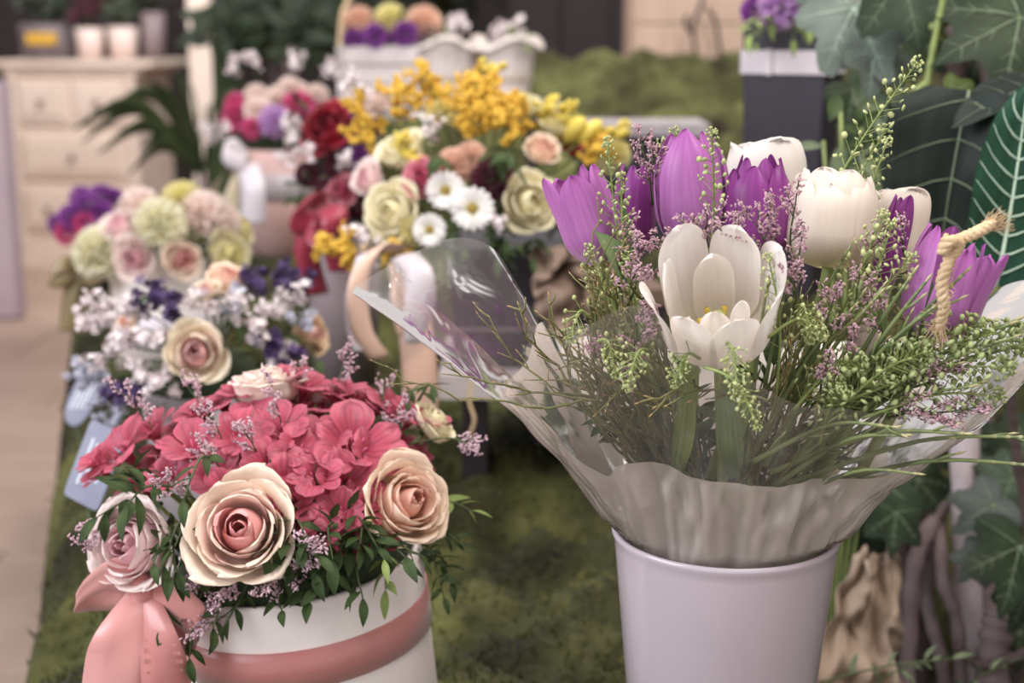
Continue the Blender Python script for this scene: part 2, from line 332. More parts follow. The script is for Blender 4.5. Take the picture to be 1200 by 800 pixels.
def rose(ck, var, N=20, nu=8, nv=9):
    def mk():
        rs = random.Random(var*31+5); out = []
        for i in range(N):
            k = i/(N-1); R = .12+.80*k**.9; Hh = 1.0-.34*k
            if k < .3:
                pr = [(0, R*.35), (.45, R), (1, R*.62)]; pz = [(0, 0), (.5, .52*Hh), (1, Hh)]; W = 1.7
            else:
                o = ss(k, .3, 1.)
                pr = [(0, R*.2), (.35, R*.82), (.7, R*.96), (.9, R*(.98+.16*o)), (1, R*(.95+.27*o))]
                pz = [(0, 0), (.35, .30*Hh), (.7, .72*Hh), (.9, Hh*(.97-.05*o)), (1, Hh*(1.-.19*o))]; W = 1.35-.45*o
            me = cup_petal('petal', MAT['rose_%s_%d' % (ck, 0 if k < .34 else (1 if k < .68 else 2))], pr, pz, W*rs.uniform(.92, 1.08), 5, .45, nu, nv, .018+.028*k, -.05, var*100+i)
            out.append(('petal', me, RZ(i*2.39996+rs.uniform(-.2, .2)) @ Matrix.Rotation(rs.uniform(-.05, .05), 4, 'Y') @ Matrix.Scale(rs.uniform(.95, 1.05), 4)))
        sep = MB()
        for j in range(5):
            a = j*1.2566
            sep.grid(lambda u, v, a=a: ((.1+.75*math.sin(v*1.6))*math.cos(a+(u-.5)*.6*(1-v)), (.1+.75*math.sin(v*1.6))*math.sin(a+(u-.5)*.6*(1-v)), -.04+.3*v*v-.08*math.sin(v*3)), 2, 4)
        out.append(('sepals', sep.mesh('sepals', MAT['ruscus']), Matrix.Identity(4)))
        return out
    return cached(('rose', ck, var, N), mk)
def alstro(var, matk='p_coral'):
    def mk():
        rs = random.Random(var); out = []
        for i in range(6):
            outer = i % 2 == 0; fl = rs.uniform(.85, 1.15)
            pr = [(0, .06), (.35, .2), (.7, .60*fl), (1, (.98 if outer else .84)*fl)]
            pz = [(0, 0), (.35, .5), (.7, .84), (1, 1.0-.5*(fl-.85))]
            me = cup_petal('petal', MAT[matk], pr, pz, .74 if outer else .5, 7 if outer else 4, .3, 8, 9, .085, .03, var*10+i, widen=.75)
            out.append(('petal', me, RZ(i*PI/3+rs.uniform(-.12, .12))))
        st = MB()
        for i in range(5):
            a = i*1.256+.4; st.tube([(0, 0, .1), (.12*math.cos(a), .12*math.sin(a), .5), (.22*math.cos(a), .22*math.sin(a), .8)], [.018, .015, .03], 4)
        out.append(('stamens', st.mesh('stamens', MAT['p_hot']), Matrix.Identity(4)))
        return out
    return cached(('alstro', var, matk), mk)
def carnation(mk_, var, n=64):
    def mk():
        rs = random.Random(var*7+1); mb = MB()
        for i in range(n):
            k = (i+.5)/n; th = math.acos(1-1.28*k); ph = i*2.39996
            d = Vector((math.sin(th)*math.cos(ph), math.sin(th)*math.sin(ph), math.cos(th)))
            M = frame(Vector((0, 0, .0)), d, rs.uniform(0, 6.28)); w_ = rs.uniform(.2, .3); p0 = rs.uniform(0, 6)
            def fn(u, v, M=M, w_=w_, p0=p0):
                x = (u-.5)*2*w_*(.35+.65*v); z = .45+.55*v*(1-.12*math.cos(u*14+p0)); y = .07*v*math.sin(u*9+p0)
                return M @ Vector((x, y, z))
            mb.grid(fn, 5, 3)
        mb.lathe([(.02, -.7), (.16, -.6), (.2, -.2), (.3, .15)], 10)
        return [('petals', mb.mesh('petals', MAT[mk_]), Matrix.Identity(4))]
    return cached(('carn', mk_, var), mk)
def daisy(var, n=17):
    def mk():
        out = []
        me = MB().grid(lambda u, v: (.22+.78*v, (u-.5)*.30*(.45+.55*math.sin(PI*min(1, v*.62+.12)))*(1-.6*ss(v, .85, 1)), .10*math.sin(v*2.4)-.02*math.cos(u*6.28)), 4, 6).mesh('petal', MAT['p_daisy'])
        for i in range(n): out.append(('petal', me, RZ(i*2*PI/n+random.uniform(-.06, .06)) @ Matrix.Rotation(random.uniform(-.18, .08), 4, 'Y')))
        mb = MB().lathe([(.001, .17), (.14, .15), (.24, .08), (.27, -.02), (.1, -.1), (.02, -.12)], 16)
        mats = []
        for i in range(60):
            r = .25*math.sqrt(i/60); a = i*2.4; mats.append(Matrix.Translation((r*math.cos(a), r*math.sin(a), .16-.09*(r/.25)**2)) @ Matrix.Scale(.03, 4))
        mb.scatter(ICO1, mats)
        out.append(('disc', mb.mesh('disc', MAT['yc']), Matrix.Identity(4)))
        return out
    return cached(('daisy', var), mk)
def put(name, parts, label, cat, group, loc, d, size, spin=None, stem=.06, sr=.0022):
    M = frame(loc, d, random.uniform(0, 6.28) if spin is None else spin, size)
    o = thing(name, label, cat, M, group)
    for n, me, m in parts: link(n, me, o, m)
    if stem: n, me, m = stem_part(stem/size, sr/size); link(n, me, o, m)
    return o
class Dome:
    def __init__(s, c, r, z0=None): s.c = Vector(c); s.r = r
    def at(s, px, py, out=0.):
        d = ray(px, py); o = CAM-s.c; r = s.r
        D = Vector((d.x/r[0], d.y/r[1], d.z/r[2])); O = Vector((o.x/r[0], o.y/r[1], o.z/r[2]))
        a, b, c = D.dot(D), 2*D.dot(O), O.dot(O)-1; q = b*b-4*a*c
        t = (-b-math.sqrt(q))/(2*a) if q > 0 else -b/(2*a)
        p = CAM+d*t; n = Vector(((p.x-s.c.x)/r[0]**2, (p.y-s.c.y)/r[1]**2, (p.z-s.c.z)/r[2]**2)).normalized()
        return p+n*out, n
def leaf_mesh(name, mat, L_=1., W=.3, fold=.15, droop=.25, nu=4, nv=8, pw=.8, pts=None):
    prof = pts or [(0, .05), (.25, .8), (.5, 1), (.8, .55), (1, .0)]
    mb = MB()
    mb.grid(lambda u, v: (v*L_, (u-.5)*W*max(.0, ci(prof, v)), fold*abs(u-.5)*2*W*ci(prof, v)-droop*L_*v*v), nu, nv)
    return mb.mesh(name, mat)
SEED = leaf_mesh('leaf', leafmat('muted_green_leaf', '5b6850', '707c60'), 1, .3)
RUS = leaf_mesh('leaf', MAT['ruscus'], 1, .36); RUL = leaf_mesh('leaf', MAT['lightleaf'], 1, .3)
def leaf_sprig(name, label, group, base, tip, n=9, size=.022, leaf=None, cat='leaf sprig', droop=.01):
    base, tip = Vector(base), Vector(tip); o = thing(name, label, cat, base, group)
    mid = (base+tip)/2+rv()*.006+Vector((0, 0, droop)); pts = catmull([base, mid, tip], 8)
    part('stem', MB().tube(pts, [.0014-.0008*i/8 for i in range(9)], 5), MAT['stemd'], o)
    for i in range(n):
        k = .25+.75*i/(n-1); p = pts[min(8, int(k*8))]; ax = (pts[min(8, int(k*8)+1)]-pts[max(0, int(k*8)-1)]).normalized()
        side = ax.cross(rv()).normalized(); d = (ax*(.7 if i < n-1 else 3)+side).normalized()
        q = d.to_track_quat('X', 'Z').to_matrix().to_4x4()
        link('leaf', leaf or RUS, o, Matrix.Translation(p-base) @ q @ Matrix.Rotation(random.uniform(-.6, .6), 4, 'X') @ Matrix.Scale(size*random.uniform(.75, 1.2), 4))
    return o
def sprig(kind, label, cat, group, base, tip, name, bend=.02, n=34, size=.0022, spread=.010, r=.0010, start=.35, mat=None, nb=5, bdir=None):
    base, tip = Vector(base), Vector(tip); o = thing(name, label, cat, base, group); ax = (tip-base)
    sd = ax.cross(rv()).normalized() if bdir is None else Vector(bdir); mid = base+ax*.55+sd*bend
    pts = catmull([base, mid, tip], 14); st = MB()
    if mat == 'twig':
        off = Vector(); cl = (tip-base).length
        for i in range(1, 14): off = off*.6+rv()*cl*.028; pts[i] = pts[i]+off
    def at(k):
        s = k*14; i = min(13, int(s)); return pts[i].lerp(pts[i+1], s-i), (pts[i+1]-pts[i]).normalized()
    st.tube(pts, [r*(1.25-.75*i/14) for i in range(15)], 5); mats = []; mats2 = []
    if kind == 'pennycress':
        for i in range(n):
            k = start+(1-start)*(i/n)**.8; p, t = at(k); ln = spread*(1.05-.75*ss(k, .6, 1))*random.uniform(.7, 1.15)
            a = i*2.4+random.uniform(-.3, .3); b1 = t.orthogonal().normalized(); b2 = t.cross(b1)
            d = ((b1*math.cos(a)+b2*math.sin(a))+t*.75).normalized(); e = p+d*ln
            st.tube([p, e], r*.38, 3, False)
            s_ = size*random.uniform(.75, 1.2)*(1-.45*ss(k, .7, 1))
            mats.append(frame(e+d*s_, rv()+d*.3) @ Matrix.Diagonal((s_*.95, s_*1.15, s_*.4, 1)))
        for i in range(14):
            mats.append(Matrix.Translation(tip+rv()*spread*.32) @ Matrix.Scale(size*.5, 4))
        shape = ICO1
    elif kind in ('limonium', 'cluster'):
        for b in range(nb):
            k = start+(1-start)*b/max(1, nb-1); p, t = at(k)
            d = (t*1.1+t.cross(rv()).normalized()*(.9 if b < nb-1 else .15)).normalized(); ln = spread*random.uniform(.8, 1.3)
            e = p+d*ln; st.tube([p, p.lerp(e, .5)+rv()*.001, e], r*.55, 4, False)
            for i in range(n//nb):
                q = p.lerp(e, random.uniform(.35, 1.08))+rv()*spread*.30*random.random()**.5; s_ = size*random.uniform(.6, 1.2)
                mats.append(frame(q, d+rv()*1.1) @ Matrix.Scale(s_, 4))
        shape = CONE if kind == 'limonium' else (ICO1 if mat in ('mim', 'mimp') else FLO)
    elif kind == 'shoot':
        for i in range(n):
            k = .12+.86*(i+random.random()*.5)/n; p, t = at(k); s_ = r*random.uniform(1.3, 1.7)
            mats.append(frame(p, t) @ Matrix.Diagonal((s_, s_, s_*2.6, 1)))
            if random.random() < spread*40:
                d = (t+t.cross(rv()).normalized()*.55).normalized(); ln = random.uniform(.006, .014); st.tube([p, p+d*ln*.6, p+d*ln+t*.003], [r*.7, r*.6, r*.5], 4)
                mats.append(frame(p+d*ln+t*.004, d+t) @ Matrix.Diagonal((s_*.75, s_*.75, s_*2.4, 1)))
        p, t = at(1.); mats.append(frame(p, t) @ Matrix.Diagonal((r*1.3, r*1.3, r*4, 1))); shape = CONE
    stm = {'pennycress': 'stem', 'limonium': 'stemd', 'cluster': 'stemd', 'shoot': mat if mat in ('twig',) else 'shoot'}[kind]
    part('stem', st, MAT[stm], o)
    pm = {'pennycress': mat or 'pod', 'limonium': mat or 'lim', 'cluster': mat or 'wax', 'shoot': 'tipb' if mat == 'twig' else 'node'}[kind]
    pn = {'pennycress': 'seed_pods', 'limonium': 'florets', 'cluster': 'florets', 'shoot': 'buds'}[kind]
    part(pn, MB().scatter(shape, mats), MAT[pm], o, kind != 'limonium', 'stuff')
    return o
def smooth_list(pts, n): return catmull(pts, n)
# ------------------------------------------------------------------ the setting
def floor_():
    mb = MB().box((-.6, 4.6, -.02), (7.2, 9.6, .03)); fl = link('floor', mb.mesh('floor', MAT['grout'], False)); fl['kind'] = 'structure'
    t = MB().box((0, 0, 0), (.594, .594, .012)).mesh('tile', MAT['tile'], False)
    for i in range(-6, 2):
        for j in range(2, 15):
            link('tile', t, fl, Matrix.Translation((i*.6+.12+(0 if j % 2 else .3), j*.6+.16, .001+random.uniform(-.0008, .0008))))
floor_()
wb = link('wall_back', MB().box((-.6, 8.6, 1.4), (7.2, .1, 2.84)).mesh('wall_back', MAT['wall'], False)); wb['kind'] = 'structure'
for nm, x_, mt in (('wall_left', -4.15, 'wallb'), ('wall_right', 2.95, 'wall')):
    wl = link(nm, MB().box((x_, 4.2, 1.4), (.1, 8.7, 2.84)).mesh(nm, MAT[mt], False)); wl['kind'] = 'structure'
# ---- moss mound (display table heaped with moss)
XE = [(.4, -.40), (1.0, -.43), (1.25, -.46), (1.6, -.53), (2.2, -.66), (2.6, -.78), (3.3, -.86)]
def zprof(y): return ci([(.4, .46), (.95, .488), (1.3, .492), (1.6, .535), (1.9, .575), (2.2, .60), (2.6, .685), (3.0, .735), (3.4, .76)], y)
FLAT = [(P(345, 650, 1.07).x+.02, 1.07, .11, .486), (P(850, 618, .95).x, .95, .085, .486), (P(195, 292, 2.12).x, 2.12, .09, .60), (P(245, 455, 1.52).x, 1.52, .07, .525), (P(322, 168, 2.62).x, 2.62, .07, .69), (P(400, 215, 2.05).x, 2.05, .06, .585)]
def mossz(x, y):
    z = zprof(y)
    z += .16*ss(x, .12, .42)*ss(y, 1.45, 1.85)*(1-ss(y, 2.3, 2.8)*.4)
    p = Vector((x*5, y*5, 1.3)); z += .020*noise.noise(p)+.020*noise.noise(p*2.7)+.010*noise.noise(p*6.1)+.005*noise.noise(p*14)-.055*abs(noise.noise(p*1.9+Vector((4, 7, 0))))+.014-.03*abs(noise.noise(p*4.3))
    z -= .15*ss(x, .25, .36)*(1-ss(y, 1.50, 1.75))
    for fx, fy, fr, fz in FLAT:
        d_ = math.hypot(x-fx, y-fy)
        if d_ < fr*1.6: z += (fz-z)*(1-ss(d_, fr, fr*1.6))
    xe = ci(XE, y)+.04*noise.noise(Vector((y*9, 3.3, 0)))+.012*noise.noise(Vector((y*24, 1.3, 0)))
    if x < xe+.10:
        z += .015*ss(xe+.10-x, 0, .05)-.05*ss(xe+.06-x, 0, .06)
    if x < xe: z = max(.004, z*(1-ss(xe-x, 0, .13))+.004)
    if y < .62: z = max(.004, z*(1-ss(.62-y, 0, .12))+.004)
    return z
NX, NY = 250, 270; gx = np.linspace(-1.12, 1.3, NX); gy = np.linspace(.45, 3.07, NY)
ZG = np.array([[mossz(x, y) for x in gx] for y in gy])
mound = thing('moss_mound', 'low dark green moss covered mound sloping up beneath the flower boxes', 'moss mound', Vector((.1, 1.5, 0)))
V = np.stack([np.broadcast_to(gx, ZG.shape), np.broadcast_to(gy[:, None], ZG.shape), ZG], -1).reshape(-1, 3)
F = [(j*NX+i, j*NX+i+1, (j+1)*NX+i+1, (j+1)*NX+i) for j in range(NY-1) for i in range(NX-1)]
link('moss_carpet', mkmesh('moss_carpet', V-np.array((.1, 1.5, 0)), F, MAT['moss']), mound)
def zat(x, y):
    i = min(NX-2, max(0, int((x-gx[0])/(gx[1]-gx[0])))); j = min(NY-2, max(0, int((y-gy[0])/(gy[1]-gy[0]))))
    return float(ZG[j:j+2, i:i+2].max())
def fuzz():
    n = 70000; u = rng.random(n); y = .95+(3.05-.95)*u**1.35; x = -.95+rng.random(n)*1.75
    i = ((x-gx[0])/(gx[1]-gx[0])).astype(int); j = ((y-gy[0])/(gy[1]-gy[0])).astype(int)
    z = (ZG[j, i]+ZG[j+1, i+1]+ZG[j+1, i]+ZG[j, i+1])/4; ok = z > .2; x, y, z = x[ok], y[ok], z[ok]; n = len(x)
    b = np.stack([x, y, z-.002], 1); a = rng.random(n)*6.283; ln = .004+.010*rng.random(n)
    side = np.stack([np.cos(a), np.sin(a), 0*a], 1)*(.0012+.0012*rng.random(n))[:, None]
    tip = b+np.stack([rng.normal(0, .5, n), rng.normal(0, .5, n), np.ones(n)], 1)*ln[:, None]
    V = np.stack([b-side, b+side, tip], 1).reshape(-1, 3)-np.array((.1, 1.5, 0))
    link('moss_fuzz', mkmesh('moss_fuzz', V, [(3*k, 3*k+1, 3*k+2) for k in range(n)], MAT['fuzz'], None, False), mound, None, 'stuff')
fuzz()
RIGHT, UPV, BACK = Vector((1, 0, 0)), Vector((0, sp_, cp)), Vector((0, -cp, sp_))
def img_frame(loc, ang, tx=0., ty=0., s=1.):
    a = math.radians(ang); X = RIGHT*math.cos(a)+UPV*math.sin(a); N = (BACK+RIGHT*tx+UPV*ty).normalized()
    X = (X-N*X.dot(N)).normalized(); Y = N.cross(X)
    M = Matrix((X, Y, N)).transposed().to_4x4(); M.translation = loc
    return M @ Matrix.Scale(s, 4)
def rib(mb, pts, w, wd=(1, 0, 0), n=16):
    """pts: (px, py, Y[, width factor]); wd: width direction or list of them"""
    path = catmull([P(*p[:3]) for p in pts], n); m = len(pts)
    wds = wd if isinstance(wd, list) else [wd]*m
    ws = catmull([Vector(d).normalized()*w*(p[3] if len(p) > 3 else 1) for d, p in zip(wds, pts)], n)
    return mb.strip(path, ws)
# ---- moss bank with folds at the back
def bank():
    mb = MB()
    def fn(a, b):
        x = -.40+a*1.75; y = 3.08+b*.95
        z = ci([(0, .66), (.12, .80), (.55, .93), (.85, 1.015), (1, .98)], b)
        q = (x*1.0-(y-3.1)*.75)*52; fold = math.sin(q+1.5*noise.noise(Vector((x*4, y*4, 0))))
        z += .030*(1-2*abs(math.sin(q/2+.9*noise.noise(Vector((x*4, y*4, 0)))))**.8)*ss(b, .05, .25)*(1-ss(b, .8, 1)) + .018*noise.noise(Vector((x*7, y*7, 2)))+.008*noise.noise(Vector((x*25, y*25, 2)))
        return (x, y-.01*fold, z)
    mb.grid(fn, 170, 90)
    mb.grid(lambda a, b: (-.40+a*1.75, 3.08, .66*b), 20, 2)
    return single('moss_bank', mb, MAT['bank'], 'folded green moss blanket rising behind the flower boxes to a pale wooden crate', 'moss bank')
bank()
# ---- far left: counter, chest of drawers and what stands on it
xr = P(8, 200, 5.3).x
o = thing('display_counter', 'lavender grey painted counter panel standing beside the cream chest', 'counter', Vector((xr-.35, 5.35, 0)))
xr = P(8, 200, 5.3).x
part('side_panel', MB().box((xr-.35, 5.35, .46), (.7, .1, .88)), MAT['lav'], o, False)
part('plinth', MB().box((xr-.35, 5.35, .03), (.68, .08, .06)), MAT['zinc'], o, False)
CH = Matrix.Translation((P(82, 325, 6.3).x, 6.5, 0)) @ Matrix.Rotation(math.radians(-7), 4, 'Z')
chest = thing('chest_of_drawers', 'cream painted chest of drawers with moulded top and small brown knobs', 'chest', CH)
def cpart(n, boxes, mat, par=chest, M=None, bv=.006):
    mb = MB(); [mb.box(c, d) for c, d in boxes]; return bevel(link(n, mb.mesh(n, mat, False), par, M), bv)
cw, chh = .60, .93
cpart('body', [((0, .22, .50), (cw, .44, .80))], MAT['chest'])
cpart('top', [((0.03, .22, .935), (cw+.13, .52, .03)), ((0.01, .22, .905), (cw+.06, .48, .03))], MAT['chest'])
cpart('plinth', [((0, .22, .05), (cw+.03, .46, .10))], MAT['chest'])
for sx in (-1, 1): cpart('pilaster', [((sx*(cw/2-.02), -.008, .5), (.04, .016, .80))], MAT['chest'])
def drawer(x, z, wd, ht, knobs):
    d = cpart('drawer', [((0, 0, 0), (wd, .02, ht)), ((0, -.013, 0), (wd-.05, .012, ht-.06))], MAT['chest'], chest, Matrix.Translation((x, -.008, z)))
    for kx in knobs: link('knob', cached('knob', lambda: MB().lathe([(.001, .03), (.012, .027), (.015, .018), (.007, .008), (.008, 0)], 12).mesh('knob', MAT['knob'])), d, Matrix.Translation((kx, -.018, 0)) @ Matrix.Rotation(PI/2, 4, 'X'))
for x in (-.13, .13): drawer(x, .765, .235, .20, (0,))
for z in (.52, .28): drawer(0, z, .50, .20, (-.0,) if z > .4 else (-.13, .13))
def lathe_thing(name, label, cat, loc, prof, mat, n=32, group=None, pname='body'):
    o = thing(name, label, cat, Vector(loc), group); link(pname, MB().lathe(prof, n).mesh(pname, mat), o); return o
def pot(name, label, loc, r, h, mat, taper=.8, wall=.006):
    return lathe_thing(name, label, 'pot', loc, [(.001, 0), (r*taper, 0), (r*(taper+1)/2, h*.5), (r, h), (r-wall, h), (r*taper-wall, .02), (.001, .018)], mat)
def foliage(par, c, r, n, lm, size, wid=.35, up=.3):
    """joined leaves and branching stems of a far-off plant"""
    st = MB(); lv = MB()
    for i in range(n):
        d = rv(); d.z = abs(d.z)*.9+random.uniform(-.25, .1); e = Vector(c)+Vector((d.x*r[0], d.y*r[1], d.z*r[2]))*random.uniform(.5, 1)
        if i % 4 == 0: st.tube([Vector(c)-Vector((0, 0, r[2]*.45)), (Vector(c)+e)/2, e], .003, 4)
        q = img_frame(e, random.uniform(0, 360), random.uniform(-.8, .8), random.uniform(-.3, .9), size*random.uniform(.6, 1.25))
        lv.add([q @ Vector(v) for v in LFV[0]], LFV[1], LFV[2])
    part('stems', st, MAT['stemd'], par); part('foliage', lv, lm, par, True, 'stuff')
_t = MB().grid(lambda u, v: (v, (u-.5)*.42*ci([(0, .05), (.3, .9), (.55, 1), (1, .0)], v), .1*abs(u-.5)-.22*v*v), 2, 5); LFV = (_t.v, _t.f, _t.uv)
def oncH(x, y): return CH @ Vector((x, y, .951))
p = pot('planter', 'zinc grey planter with yellow label on the cream chest', oncH(-.17, .16), .125, .16, MAT['zinc'], .92)
part('label_plate', MB().box((oncH(-.17, .03).x+.03, oncH(-.17, .03).y, 1.045), (.14, .006, .05), math.radians(-4)), MAT['yellowlab'], p, False)
foliage(p, oncH(-.17, .16)+Vector((0, 0, .22)), (.13, .13, .16), 70, MAT['bushd'], .07)
p = pot('ceramic_pot', 'pinkish white ceramic pot beside the zinc planter', oncH(.05, .12), .065, .14, MAT['potw'])
foliage(p, oncH(.05, .12)+Vector((0, 0, .2)), (.08, .08, .12), 40, MAT['carn_b'], .06)
p = pot('ceramic_pot', 'pinkish white ceramic pot next to the tall grey pot', oncH(.2, .14), .07, .145, MAT['potw'])
foliage(p, oncH(.2, .14)+Vector((0, 0, .2)), (.08, .08, .12), 40, MAT['bush'], .06)
p = pot('tall_pot', 'tall narrow grey pot at the end of the cream chest', oncH(.335, .17), .055, .21, MAT['potg'])
foliage(p, oncH(.335, .17)+Vector((0, 0, .26)), (.09, .09, .13), 40, MAT['bushd'], .07)
pp = P(238, 90, 5.6)
o = thing('white_post', 'cream white wooden post rising behind the arching palm', 'post', Vector((pp.x, 5.6, 0)))
part('shaft', MB().box((pp.x-.0, 5.6, .75), (.085, .07, 1.46)), MAT['chest'], o, False); part('foot', MB().box((pp.x, 5.6, .02), (.13, .12, .04)), MAT['chest'], o, False)
# palm with arching leaflets in a pot on the floor
def palm(name, label, base, crown, tips, Y, potmat):
    o = thing(name, label, 'plant', Vector(base))
    b = Vector(base); part('pot', MB().lathe([(.001, 0), (.11, 0), (.15, .28), (.14, .28), (.12, .25), (.001, .25)], 24, b), potmat, o)
    part('trunk', MB().tube([b+Vector((0, 0, .24)), (b+crown)/2+Vector((.01, 0, 0)), crown], [.02, .016, .012], 7), MAT['bark'], o)
    for (px, py) in tips:
        e = P(px, py, Y+random.uniform(-.25, .12)); m = (crown+e)/2+Vector((0, 0, .35*abs((e-crown).x)+.03))
        path = catmull([crown, m, e], 12); d = (e-crown); wv = Vector((0, .25, 1)).cross(d).normalized()*.3+Vector((0, 0, 1))*.9
        mb = MB(); wl = [wv.normalized()*(.040*max(.06, math.sin(PI*min(1, .12+.88*i/12)))) for i in range(13)]
        mb.strip(path, wl, .002, 2); part('leaf', mb, MAT['palm'], o)
cr = P(238, 205, 3.75)
palm('arching_palm', 'dark palm with long arching leaves in front of the cream chest', (cr.x, 3.75, .0), cr, [(85, 152), (115, 180), (130, 128), (150, 112), (175, 95), (205, 82), (225, 100), (262, 95), (150, 205), (165, 175), (95, 168), (285, 110)], 3.75, MAT['potg'])
def blades(name, label, base, hs, Y, mat):
    o = thing(name, label, 'plant', Vector(base)); b = Vector(base)
    part('pot', MB().lathe([(.001, 0), (.10, 0), (.13, .3), (.12, .3), (.11, .27), (.001, .27)], 20, b), MAT['potg'], o)
    for (px, py) in hs:
        e = P(px, py, Y); s = b+Vector((random.uniform(-.05, .05), random.uniform(-.05, .05), .26)); path = catmull([s, (s+e)/2+rv()*.02, e], 10)
        part('leaf', MB().strip(path, [Vector((1, .3, 0)).normalized()*.06*max(.05, math.sin(PI*(.2+.8*i/10))) for i in range(11)], .004, 2), mat, o)
bb = P(255, 200, 4.6)
blades('snake_plant', 'upright dark green sword leaf plant beside the white post', (bb.x, 4.6, 0), [(250, 20), (262, 45), (270, 90), (243, 120), (280, 70)], 4.6, MAT['palm'])
# bushes in the dark behind
for i, (px, py, Y, r, lm, lab) in enumerate([(318, 40, 4.9, .24, 'bush', 'mid green leafy shrub behind the pink flower box'), (420, 50, 5.7, .30, 'bushd', 'dark leafy shrub behind the white washed trough'),
                                         (330, -10, 7.2, .5, 'bushd', 'tall blue green shrub standing behind the snake plant'), (520, -10, 7.2, .34, 'bushd', 'dark shrub in the shadow behind the white wrapped pots')]):
    c = P(px, py, Y); o = thing('leafy_shrub', lab, 'shrub', Vector((c.x, Y, 0)))
    part('pot', MB().lathe([(.001, 0), (.16, 0), (.2, .34), (.19, .34), (.16, .3), (.001, .3)], 24, (c.x, Y, 0)), MAT['zinc'], o)
    part('trunk', MB().tube([(c.x, Y, .28), (c.x+.02, Y, c.z*.6), c], [.025, .02, .012], 6), MAT['bark'], o)
    foliage(o, c, (r, r, r*.9), 420, MAT[lm], .09)
# dark cabinet and pale crate behind the bank
cab = thing('dark_cabinet', 'dark brown wooden cabinet in shadow behind the moss bank', 'cabinet', Vector((.3, 6.0, 0)))
xa, xb = P(598, 20, 6.0).x, P(775, 20, 6.0).x
part('body', MB().box(((xa+xb)/2, 6.25, .8), (xb-xa, .5, 1.6)), MAT['darkw'], cab, False)
for k in range(3):
    wq = (xb-xa)/3; part('door', MB().box((xa+wq*(k+.5), 5.99, .8), (wq-.012, .02, 1.5)), MAT['wall'], cab, False)
crt = thing('wooden_crate', 'pale pinkish plank crate standing behind the moss bank', 'crate', Vector((.5, 4.2, 0)))
xa, xb = P(742, 30, 4.15).x, P(905, 30, 4.15).x
for k in range(6):
    part('plank', MB().box(((xa+xb)/2, 4.15, .86+k*.128-.2), (xb-xa, .02, .124)), MAT['crate'], crt, False)
for sx in (xa+.012, xb-.012): part('side', MB().box((sx, 4.32, .95), (.024, .32, .76)), MAT['crate'], crt, False)
part('leg', MB().box((xa+.04, 4.2, .29), (.06, .06, .58)), MAT['darkw'], crt, False); part('leg', MB().box((xb-.04, 4.2, .29), (.06, .06, .58)), MAT['darkw'], crt, False)
tw = thing('twig_shadow', 'dark twig shapes standing in for twig shadows on the pale plank crate', 'shadow_shape', P(815, 62, 4.05))  # dark tubes take the place of twig shadows falling on the planks
tb = MB()
for a in ([(815, 62), (812, 30), (822, 4), (826, -20)], [(845, 70), (838, 25), (828, 10)], [(812, 40), (803, 28), (806, 18)]):
    tb.tube(catmull([P(x, y, 4.05) for x, y in a], 8), .006, 5)
part('twig_shapes', tb, MAT['darkw'], tw)
# ------------------------------------------------------------------ hat box in front with coral flowers
UPB = Vector((-math.sin(math.radians(6)), -.02, math.cos(math.radians(6)))).normalized()
RC = P(345, 650, 1.07); BR, BH = .101, .205
BM = frame(RC-UPB*BH, UPB)
hb = thing('hat_box', 'white round hat box with a dusky pink satin band', 'hat box', BM)
link('box_body', MB().lathe([(.001, 0), (BR-.004, 0), (BR-.002, .004), (BR, BH-.002), (BR-.0015, BH), (BR-.005, BH), (BR-.006, .15), (.001, .15)], 72).mesh('box_body', MAT['boxw']), hb)
link('floral_foam', MB().lathe([(.001, .151), (BR-.007, .151), (BR-.007, BH-.004), (.085, BH+.02), (.05, BH+.045), (.001, BH+.055)], 32).mesh('floral_foam', MAT['foam']), hb)
link('satin_band', MB().lathe([(BR-.0005, BH-.067), (BR+.0015, BH-.067), (BR+.0018, BH-.05), (BR+.0015, BH-.036), (BR-.0005, BH-.036)], 72).mesh('satin_band', MAT['satin']), hb)
bow = thing('ribbon_bow', 'pale pink satin bow with long tails tied on the hat box band', 'bow', P(165, 690, 1.0))
mb = MB(); rib(mb, [(168, 690, .985), (135, 672, .98, 1.0), (100, 690, .985, .75), (88, 708, .99, .5), (110, 700, .995, .8), (150, 698, .985, .9)], .030, (.25, -.2, 1)); part('loop', mb, MAT['satinl'], bow)
mb = MB(); rib(mb, [(170, 692, .985), (200, 700, .97, 1.1), (235, 735, .965, 1.2), (215, 745, .97, 1.1), (180, 705, .98, .8)], .030, (.3, -.2, 1)); part('loop', mb, MAT['satin'], bow)
mb = MB(); rib(mb, [(165, 692, .985, .5), (150, 735, .965, 1.2), (138, 790, .96, 1.35), (132, 880, .965, 1.3)], .040, [(1, .2, 0), (1, .35, .1), (1, -.2, 0), (1, .3, 0)]); part('tail', mb, MAT['satinl'], bow)
mb = MB(); rib(mb, [(172, 692, .984, .5), (186, 740, .96, 1.1), (195, 800, .955, 1.1), (200, 870, .96, 1.1)], .032, [(1, -.2, 0), (1, -.5, 0), (1, .3, 0), (1, -.3, 0)]); part('tail', mb, MAT['satin'], bow)
part('knot', MB().scatter(ICO2, [Matrix.Translation(P(167, 690, .98)) @ Matrix.Diagonal((.009, .007, .013, 1))]), MAT['satin'], bow)
DA = Dome(RC+Vector((-.004, .0, .004)), (.128, .112, .105))
